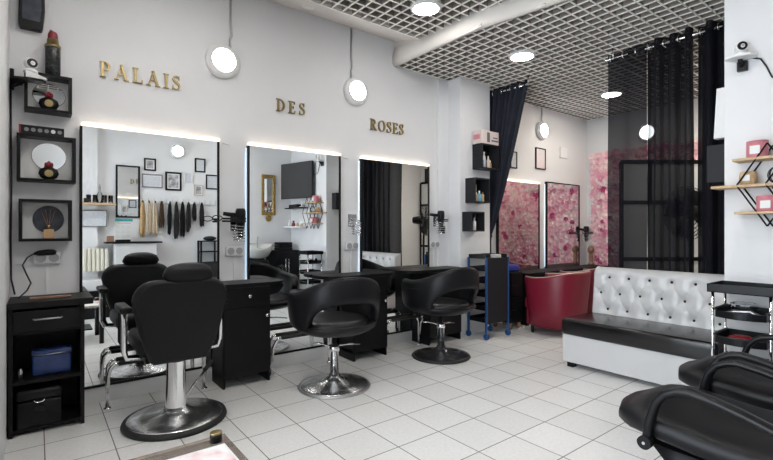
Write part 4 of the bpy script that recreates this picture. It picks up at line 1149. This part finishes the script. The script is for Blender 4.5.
# ------------------------------------------------------------------ trolleys
t = thing('tool_trolley', 'trolley with dark front panel and blue posts in front of the pilaster', 'trolley', (4.32, -0.42, 0))
X0, X1, Y0, Y1 = 4.115, 4.515, -0.555, -0.285
for x in (X0, X1):
    for y in (Y0, Y1):
        MB(t).box(x-0.011, x+0.011, y-0.011, y+0.011, 0.06, 0.955).build('post', 'blue', t)
        c = MB(t); c.lathe([(0.032, -0.014), (0.036, -0.010), (0.036, 0.010), (0.032, 0.014)], (x, y, 0.037), 20, 'x'); c.build('caster', 'blue', t)
MB(t).box(X0+0.008, X1-0.008, Y0-0.004, Y0+0.006, 0.18, 0.95).build('front_panel', 'grey', t)
for z in (0.945, 0.80, 0.66, 0.50, 0.34, 0.20):
    m = MB(t); m.box(X0+0.005, X1-0.005, Y0+0.01, Y1, z-0.004, z).box(X0+0.005, X0+0.012, Y0+0.01, Y1, z, z+0.045).box(X1-0.012, X1-0.005, Y0+0.01, Y1, z, z+0.045).box(X0, X1, Y1-0.006, Y1, z, z+0.045)
    m.build('tray', 'plastic', t)
o = MB().box(4.22, 4.30, -0.47, -0.40, 0.9455, 1.0, 0.006).build('clip_box', 'grey'); tag(o, 'small dark clip box on top of the blue trolley', 'box')
o = MB().box(4.35, 4.46, -0.50, -0.42, 0.9455, 0.985, 0.006).build('product_tin', 'paper'); tag(o, 'pale flat tin on top of the blue trolley', 'tin')
t = thing('drawer_trolley', 'low black drawer trolley behind the blue trolley', 'trolley', (4.87, -0.27, 0))
MB(t).box(4.75, 4.99, -0.42, -0.12, 0.09, 0.74, 0.006).build('body', 'black', t)
for i in range(4): MB(t).box(4.755, 4.985, -0.432, -0.418, 0.11+i*0.157, 0.255+i*0.157, 0.003).build('drawer', 'black', t)
for x in (4.775, 4.965):
    for y in (-0.385, -0.155): MB(t).ell((x, y, 0.045), (0.022, 0.035, 0.045)).build('caster', 'brownwood', t)
o = MB().box(4.76, 4.98, -0.40, -0.14, 0.7405, 0.83, 0.03, 4).build('folded_towel', 'bluecloth'); tag(o, 'folded royal blue cloth on the black drawer trolley', 'cloth')

t = thing('tray_trolley', 'black tray trolley with chrome posts standing before the right wall', 'trolley', (3.74, -3.07, 0))
X0, X1, Y0, Y1 = 3.60, 3.88, -3.235, -2.905
for x in (X0+0.01, X1-0.01):
    for y in (Y0+0.012, Y1-0.012):
        MB(t).tube([(x, y, 0.07), (x, y, 0.875)], 0.0095, 10).build('post', 'chrome', t)
        MB(t).ell((x, y, 0.035), (0.022, 0.03, 0.035)).build('caster', 'rubber', t)
def tray(t, x0, x1, y0, y1, z, h, m='plastic', name='tray', bow=0.0):
    b_ = MB(t); k = 0.006
    b_.box(x0, x1, y0, y1, z, z+k).box(x0, x1, y0, y0+k, z, z+h).box(x0, x1, y1-k, y1, z, z+h).box(x1-k, x1, y0, y1, z, z+h)
    if bow:
        n = 12; poly = [(x0 - bow*math.sin(PI*i/n), lerp(y0, y1, i/n)) for i in range(n+1)] + [(x0+k, y1), (x0+k, y0)]
        b_.prism(poly, z, z+h*0.8, 'xy')
    else: b_.box(x0, x0+k, y0, y1, z, z+h)
    return b_.build(name, m, t)
tray(t, X0-0.012, X1+0.012, Y0-0.015, Y1+0.015, 0.862, 0.056, name='top_tray')
for z in (0.70, 0.53, 0.36, 0.19):
    tray(t, X0-0.005, X1-0.01, Y0+0.03, Y1-0.03, z, 0.055, bow=0.045, name='sliding_tray')
    for y in (Y0+0.02, Y1-0.02): MB(t).box(X0, X1, y-0.006, y+0.006, z+0.045, z+0.058).build('runner', 'plastic', t)
o = MB().box(3.66, 3.80, -3.20, -3.06, 0.8685, 0.892, 0.004).build('glass_dish', 'steel'); tag(o, 'flat silver dish in the top tray of the chrome post trolley', 'dish')
o = MB().tube([(3.66, -3.16, 0.715), (3.70, -3.10, 0.74), (3.68, -3.02, 0.735), (3.66, -2.97, 0.715)], 0.016, 8).build('hair_brush', 'steel'); tag(o, 'grey brush lying in the upper sliding tray', 'brush')
o = MB().box(3.72, 3.83, -3.10, -2.98, 0.707, 0.79, 0.01).build('clip_jar', 'glass'); tag(o, 'clear jar standing in the upper sliding tray', 'jar')
o = MB().lathe([(0.03, 0), (0.045, 0.01), (0.05, 0.03), (0.03, 0.045)], (3.68, -3.06, 0.537), 20, sy=1.5).build('red_cap', 'darkred'); tag(o, 'dark red cloth bundle in the lower sliding tray', 'cloth')

# ------------------------------------------------------------------ diamond wall shelf on the pier
t = thing('diamond_shelf', 'wire diamond wall shelf with three light wooden boards', 'wall shelf', (3.87, -3.12, 1.3))
def wires(x):
    m = MB(t)
    for cy in (-3.165, -3.32):
        c = [(x, cy, 1.855), (x, cy-0.165, 1.585), (x, cy, 1.305), (x, cy+0.165, 1.585)]
        for a, b_ in zip(c, c[1:]+c[:1]): m.tube([a, b_], 0.0055, 6)
    return m
fr = wires(3.80); 
for cy in (-3.165, -3.32):
    for (yy, zz) in ((cy-0.165, 1.585), (cy+0.165, 1.585)): fr.tube([(3.80, yy, zz), (3.945, yy, zz)], 0.005, 6)
fr.build('front_wire', 'black', t); wires(3.942).build('rear_wire', 'black', t)
MB(t).box(3.795, 3.948, -3.46, -2.975, 1.752, 1.770, 0.002).build('board', 'wood', t)
MB(t).box(3.795, 3.948, -3.50, -2.85, 1.572, 1.590, 0.002).build('board', 'wood', t)
MB(t).box(3.795, 3.948, -3.46, -2.985, 1.388, 1.404, 0.002).build('board', 'wood', t)
def candle(y, z, r, h, label, x=3.86, glass='pink'):
    t = thing('scented_candle', label, 'candle', (x, y, z), 0, 'pink scented candles on the diamond shelf')
    MB().lathe([(r*0.93, 0), (r, 0.006), (r, h), (r*0.9, h), (r*0.88, h*0.75)], n=28).build('jar', glass, t)
    MB().box(-r-0.004, -r*0.93, -r*0.45, r*0.45, h*0.2, h*0.68).build('paper_label', 'paper', t)
    MB().cyl((0, 0, h*0.75), (0, 0, h*0.9), 0.003, n=6).build('wick', 'ink', t)
candle(-3.10, 1.770, 0.060, 0.112, 'pink candle jar on the top board of the diamond shelf')
candle(-3.155, 1.404, 0.060, 0.105, 'pink candle jar on the bottom board of the diamond shelf')
t = thing('gift_bag', 'small golden wicker pot with white tag on the middle board of the diamond shelf', 'pot', (3.86, -3.05, 1.590))
MB().lathe([(0.038, 0), (0.046, 0.01), (0.050, 0.05), (0.045, 0.085), (0.038, 0.09)], n=24).build('body', 'wood', t)
MB().box(-0.053, -0.046, -0.02, 0.02, 0.025, 0.065).build('tag', 'paper', t)
m = MB()
t = thing('wire_plant', 'dark wire sphere ornament on the middle board of the diamond shelf', 'ornament', (3.86, -3.205, 1.590))
for k in range(5):
    a = k*PI/5; m.tube([(0.05*math.cos(b_)*math.cos(a), 0.05*math.cos(b_)*math.sin(a), 0.055+0.055*math.sin(b_)) for b_ in [j*2*PI/24 for j in range(24)]], 0.003, 5, True)
m.build('wire', 'black', t)
# boxes on the hidden side of the pier
t = thing('wall_box', 'dark grey box fixed to the edge of the right wall beside the curtain', 'box', (4.18, -2.80, 1.64))
MB(t).box(4.06, 4.36, -2.888, -2.745, 1.64, 1.925, 0.004).build('body', 'grey', t)
o = MB().prism([(-2.888, 2.39), (-2.765, 2.39), (-2.745, 2.0), (-2.888, 2.0)], 4.22, 4.30, 'yz').build('white_board', 'trim')
tag(o, 'white angled panel on the edge of the right wall above the grey box', 'panel')

# ------------------------------------------------------------------ the wall behind the camera (seen in the mirrors)
yb = YB
framed(1.36, 1.535, 2.245, 2.445, yb, 'small black framed photo above the silver certificate, reflected', 'photo', face=1, b_=0.022, mount=0.02, group='framed pictures on the back wall')
framed(1.33, 1.635, 1.97, 2.19, yb, 'silver framed certificate beside the tall mirror, reflected', 'certificate', 'midgrey', face=1, b_=0.018, mount=0.015, group='framed pictures on the back wall')
framed(1.675, 1.925, 1.94, 2.25, yb, 'largest black framed certificate in the middle, reflected', 'photo', face=1, b_=0.028, mount=0.02, group='framed pictures on the back wall')
framed(1.97, 2.10, 2.07, 2.26, yb, 'small unframed pale certificate above the hair rack, reflected', 'certificate', 'paper', face=1, b_=0.012, group='framed pictures on the back wall')
framed(2.14, 2.315, 2.28, 2.52, yb, 'black framed certificate, uppermost at the right, reflected', 'certificate', face=1, b_=0.022, group='framed pictures on the back wall')
framed(2.125, 2.275, 1.875, 2.06, yb, 'small beige framed photo above the short hair pieces, reflected', 'photo', 'beige', face=1, b_=0.014, mount=0.015, group='framed pictures on the back wall')
framed(2.325, 2.54, 1.995, 2.25, yb, 'dark grey framed certificate furthest to the right, reflected', 'certificate', 'grey', face=1, b_=0.02, group='framed pictures on the back wall')
t = thing('wall_mirror', 'tall black framed wall mirror beside the certificates, reflected', 'mirror', (1.13, yb, 1.49))
MB(t).box(0.98, 1.285, yb, yb+0.015, 1.49, 2.29).build('glass', 'mirror', t)
m = MB(t); m.box(0.965, 0.99, yb, yb+0.03, 1.475, 2.30).box(1.275, 1.30, yb, yb+0.03, 1.475, 2.30).box(0.99, 1.275, yb, yb+0.03, 2.28, 2.30).box(0.99, 1.275, yb, yb+0.03, 1.475, 1.497); m.build('frame', 'black', t)
t = thing('wall_mirror', 'narrow gold framed mirror beside the television, reflected', 'mirror', (3.47, yb, 1.56))
MB(t).box(3.37, 3.57, yb, yb+0.015, 1.62, 2.27).build('glass', 'mirror', t)
m = MB(t); m.box(3.335, 3.385, yb, yb+0.035, 1.56, 2.33, 0.008).box(3.555, 3.605, yb, yb+0.035, 1.56, 2.33, 0.008).box(3.385, 3.555, yb, yb+0.035, 2.27, 2.33, 0.008).box(3.385, 3.555, yb, yb+0.035, 1.56, 1.62, 0.008); m.build('frame', 'goldleaf', t)
MB(t).ell((3.47, yb+0.02, 1.50), (0.06, 0.02, 0.06)).build('pendant_ornament', 'goldleaf', t)
# hair rack and hair pieces
t = thing('hair_rack', 'white rail with hooks for hair pieces on the back wall, reflected', 'rack', (1.9, yb, 1.72))
MB(t).box(1.30, 2.505, yb, yb+0.014, 1.715, 1.745).build('rail', 'white', t)
for i in range(14):
    x = 1.33+i*0.088; MB(t).tube([(x, yb+0.012, 1.73), (x, yb+0.05, 1.735), (x, yb+0.055, 1.80)], 0.005, 6).build('hook', 'steel', t)
hair_m = {'blonde': mat('hair_blonde', (0.42, 0.26, 0.11), 0.5, var=0.35, vscale=60), 'pale': mat('hair_pale', (0.50, 0.40, 0.28), 0.5, var=0.3, vscale=60),
          'brown': mat('hair_brown', (0.05, 0.028, 0.016), 0.6, spec=0.2, var=0.4, vscale=60), 'black': mat('hair_black', (0.005, 0.005, 0.005), 0.7, spec=0.15, var=0.4, vscale=60), 'dark': mat('hair_ash', (0.016, 0.014, 0.014), 0.7, spec=0.15, var=0.4, vscale=60)}
hp = [(1.33, 1.15, 'blonde', 'golden blonde hair piece, first on the rail beside the calendar'), (1.42, 1.18, 'pale', 'pale blonde hair piece, second on the rail'),
      (1.51, 1.15, 'pale', 'light beige hair piece with a dark band, third on the rail'), (1.61, 1.30, 'brown', 'brown hair piece between the blonde and black ones'),
      (1.735, 1.18, 'black', 'long black hair piece directly after the brown one'), (1.832, 1.095, 'dark', 'longest ash black hair piece in the middle of the rail'),
      (1.93, 1.145, 'black', 'straight black hair piece after the longest one'), (2.025, 1.23, 'dark', 'wavy dark ash hair piece, third from the end of the rail'),
      (2.118, 1.42, 'black', 'short bunched black hair piece, second from the end'), (2.24, 1.315, 'dark', 'thin dark hair piece at the end of the rail')]
for i, (x, zb, c, lb) in enumerate(hp):
    t = thing('hair_piece', lb + ', reflected', 'hair piece', (x, yb+0.075, zb), 0, 'hair pieces hanging on the rail')
    rnd = random.Random(i+40); m = MB(); h = 1.745-zb
    for s in range(12):
        ox = rnd.uniform(-0.030, 0.030); oy = rnd.uniform(-0.012, 0.012); ln = rnd.uniform(0.82, 1.0)
        m.tube([(ox*0.3, oy*0.5, h), (ox*0.7, oy, h*0.90), (ox+0.005*math.sin(s), oy, h*0.6), (ox*1.1+0.006*math.sin(s*2), oy, h*(1-ln)+0.12), (ox*1.15, oy, h*(1-ln)+0.03), (ox*1.1, oy, h*(1-ln))], [0.006, 0.011, 0.013, 0.013, 0.010, 0.002], 7)
    m.build('strands', hair_m[c], t)
    MB().lathe([(0.014, h-0.03), (0.016, h-0.01), (0.010, h+0.01)], n=12).build('band', 'plastic' if c != 'pale' else 'grey', t)
# calendar
t = thing('wall_calendar', 'white calendar with a teal heading below the tall mirror, reflected', 'calendar', (1.10, yb, 1.12))
MB(t).box(0.945, 1.285, yb, yb+0.008, 1.12, 1.46).build('sheet', 'paper', t)
MB(t).box(0.955, 1.20, yb+0.008, yb+0.012, 1.415, 1.455).build('heading', 'teal', t)
MB(t).box(0.99, 1.17, yb+0.008, yb+0.010, 1.385, 1.392).build('red_line', 'magenta', t)
m = MB(t)
for r in range(3):
    for c in range(3): m.box(0.965+c*0.075, 1.02+c*0.075, yb+0.008, yb+0.009, 1.16+r*0.075, 1.165+r*0.075).box(0.965+c*0.075, 1.015+c*0.075, yb+0.008, yb+0.009, 1.185+r*0.075, 1.19+r*0.075)
m.build('month_tables', 'steel', t)
# reception counter, tufted
t = thing('reception_counter', 'white tufted reception counter with black top, reflected', 'counter', (1.18, -4.05, 0))
MB(t).box(0.92, 1.50, -4.19, -3.95, 0, 1.075, 0.01).build('body', 'whiteleather', t)
MB(t).box(0.80, 1.57, -4.22, -3.92, 1.075, 1.10, 0.004).build('top', 'black', t)
for r in range(4):
    for c in range(4): MB(t).ell((1.0+c*0.14+(0.07 if r % 2 else 0), -3.948, 0.98-r*0.13), (0.009, 0.006, 0.009), None, 8, 6).build('button', 'steel', t)
o = MB().box(0.82, 0.91, -4.05, -3.96, 1.10, 1.19, 0.004).build('card_box', 'brownwood'); tag(o, 'small dark box at the end of the reception counter, reflected', 'box')
o = MB().box(0.93, 1.13, -4.02, -3.95, 1.10, 1.135, 0.004).build('card_tray', 'plastic'); tag(o, 'flat black card tray on the reception counter, reflected', 'tray')
# shelf with glasses, lower framed plan and radiator beside it
t = thing('wall_shelf', 'wooden wall shelf with glassware beside the camera, reflected', 'wall shelf', (0.75, -4.1, 1.67))
MB(t).box(0.45, 0.94, -4.17, -3.99, 1.655, 1.685).build('board', 'wood', t)
for i, x in enumerate((0.60, 0.68, 0.80, 0.88)):
    o = MB().lathe([(0.028, 0), (0.030, 0.004), (0.032, 0.12), (0.026, 0.12), (0.024, 0.01)], (x, -4.08, 1.685), 16).build('drinking_glass', 'glass')
    tag(o, 'clear drinking glass standing on the wooden wall shelf, reflected', 'glass', 'glasses on the wooden wall shelf')
t = thing('glass_bottle', 'tall clear bottle among the glasses on the wooden shelf, reflected', 'bottle', (0.74, -4.09, 1.685))
MB().lathe([(0.035, 0), (0.036, 0.13), (0.012, 0.18), (0.012, 0.25)], n=18).build('body', 'glass', t); MB().cyl((0, 0, 0.25), (0, 0, 0.28), 0.012, n=12).build('stopper', 'steel', t)
o = MB().box(0.535, 0.60, -4.06, -4.0, 1.685, 1.75, 0.004).build('small_box', 'plastic'); tag(o, 'small black box at the end of the wooden wall shelf, reflected', 'box')
framed(0.50, 0.84, 1.33, 1.58, -4.17, 'pale grey printed board below the wooden wall shelf, reflected', 'certificate', 'grey', face=1, b_=0.008)
t = thing('radiator', 'cream ribbed radiator on the wall beside the reception counter, reflected', 'radiator', (0.70, -4.1, 0.6))
for i in range(6): MB(t).box(0.53+i*0.055, 0.578+i*0.055, -4.168, -4.08, 0.66, 1.0, 0.012).build('rib', 'ivory', t)
for z in (0.70, 0.95): MB(t).tube([(0.52, -4.12, z), (0.87, -4.12, z)], 0.012, 8).build('pipe', 'ivory', t)
t = thing('bench', 'white padded bench under the radiator, reflected', 'bench', (0.55, -3.95, 0))
MB(t).box(0.44, 0.90, -4.15, -3.78, 0.40, 0.56, 0.03, 3).build('seat', 'whiteleather', t)
MB(t).box(0.46, 0.88, -4.13, -3.80, 0, 0.40).build('base', 'black', t)
# small shelf trolley seen beside the hair rack
t = thing('shelf_trolley', 'black open shelf trolley below the hair rack, reflected', 'trolley', (2.33, -4.05, 0))
for x in (2.19, 2.47):
    for y in (-4.22, -4.04): MB(t).box(x-0.012, x+0.012, y-0.012, y+0.012, 0, 1.09).build('post', 'black', t)
for z in (0.3, 0.5, 0.7, 0.9, 1.08): MB(t).box(2.18, 2.48, -4.23, -4.03, z, z+0.018).build('shelf', 'black', t)
o = MB().ell((2.36, -4.13, 1.135), (0.11, 0.085, 0.04)).build('folded_towel', 'grey'); tag(o, 'dark towel on the open shelf trolley, reflected', 'towel')
# television, its small shelf, white shelf, corner cabinet
t = thing('television', 'wall mounted black television tilted on an arm, reflected in the middle mirror', 'television', (3.775, -3.66, 1.86), math.radians(-104))
MB().box(-0.43, 0.43, -0.02, 0.02, 0, 0.66, 0.004).build('housing', 'plastic', t)
MB().box(-0.42, 0.42, -0.0225, -0.0195, 0.012, 0.648).build('screen', 'screenblack', t)
MB().box(-0.06, 0.06, 0.02, 0.10, 0.25, 0.42).build('wall_arm', 'plastic', t)
t = thing('media_shelf', 'small black shelf under the television, reflected', 'wall shelf', (3.86, -3.75, 1.68))
MB(t).box(3.76, 3.948, -4.14, -3.53, 1.68, 1.70).build('board', 'plastic', t)
MB(t).box(3.80, 3.94, -4.05, -3.72, 1.70, 1.76, 0.004).build('receiver_tray', 'plastic', t)
o = MB().lathe([(0.05, 0), (0.05, 0.012), (0.014, 0.02), (0.014, 0.09), (0.02, 0.12)], (3.85, -3.61, 1.70), 18).build('white_router', 'white'); tag(o, 'white upright device on the shelf under the television, reflected', 'device')
t = thing('wall_shelf', 'white wall shelf with small figures below the television, reflected', 'wall shelf', (3.86, -3.85, 1.33))
MB(t).box(3.76, 3.948, -4.22, -3.52, 1.325, 1.35).build('board', 'white', t)
for y, m_, hh, lb in ((-4.1, 'paper', 0.14, 'slim white figure'), (-3.95, 'darkred', 0.11, 'dark red figure'), (-3.78, 'wood', 0.06, 'low wooden pot'), (-3.62, 'beige', 0.05, 'low beige pot')):
    o = MB().lathe([(0.03, 0), (0.035, hh*0.4), (0.018, hh*0.7), (0.022, hh*0.9), (0.008, hh)], (3.85, y, 1.35), 16).build('small_figure', m_); tag(o, lb + ' on the white wall shelf below the television, reflected', 'figure')
t = thing('side_cabinet', 'low black cabinet behind the shampoo chairs, reflected', 'cabinet', (3.72, -4.05, 0))
MB(t).box(3.42, 3.93, -4.24, -3.86, 0, 0.90, 0.006).build('body', 'black', t)
for k in range(2): d_ = MB(t).box(3.43+k*0.25, 3.67+k*0.25, -3.862, -3.848, 0.05, 0.86, 0.003).build('door', 'black', t); MB(t).tube([(3.64+k*0.06, -3.835, 0.35), (3.64+k*0.06, -3.835, 0.75)], 0.007, 8).build('door_handle', 'chrome', d_)
for k, c in enumerate(('grey', 'plastic', 'leather')):
    o = MB().box(3.55, 3.82, -4.16, -3.92, 0.90+0.05*k, 0.949+0.05*k, 0.016, 3).build('folded_towel', c); tag(o, ['lowest dark folded towel', 'middle dark folded towel', 'topmost dark folded towel'][k] + ' of the stack on the low black cabinet, reflected', 'towel', 'towels stacked on the low cabinet')
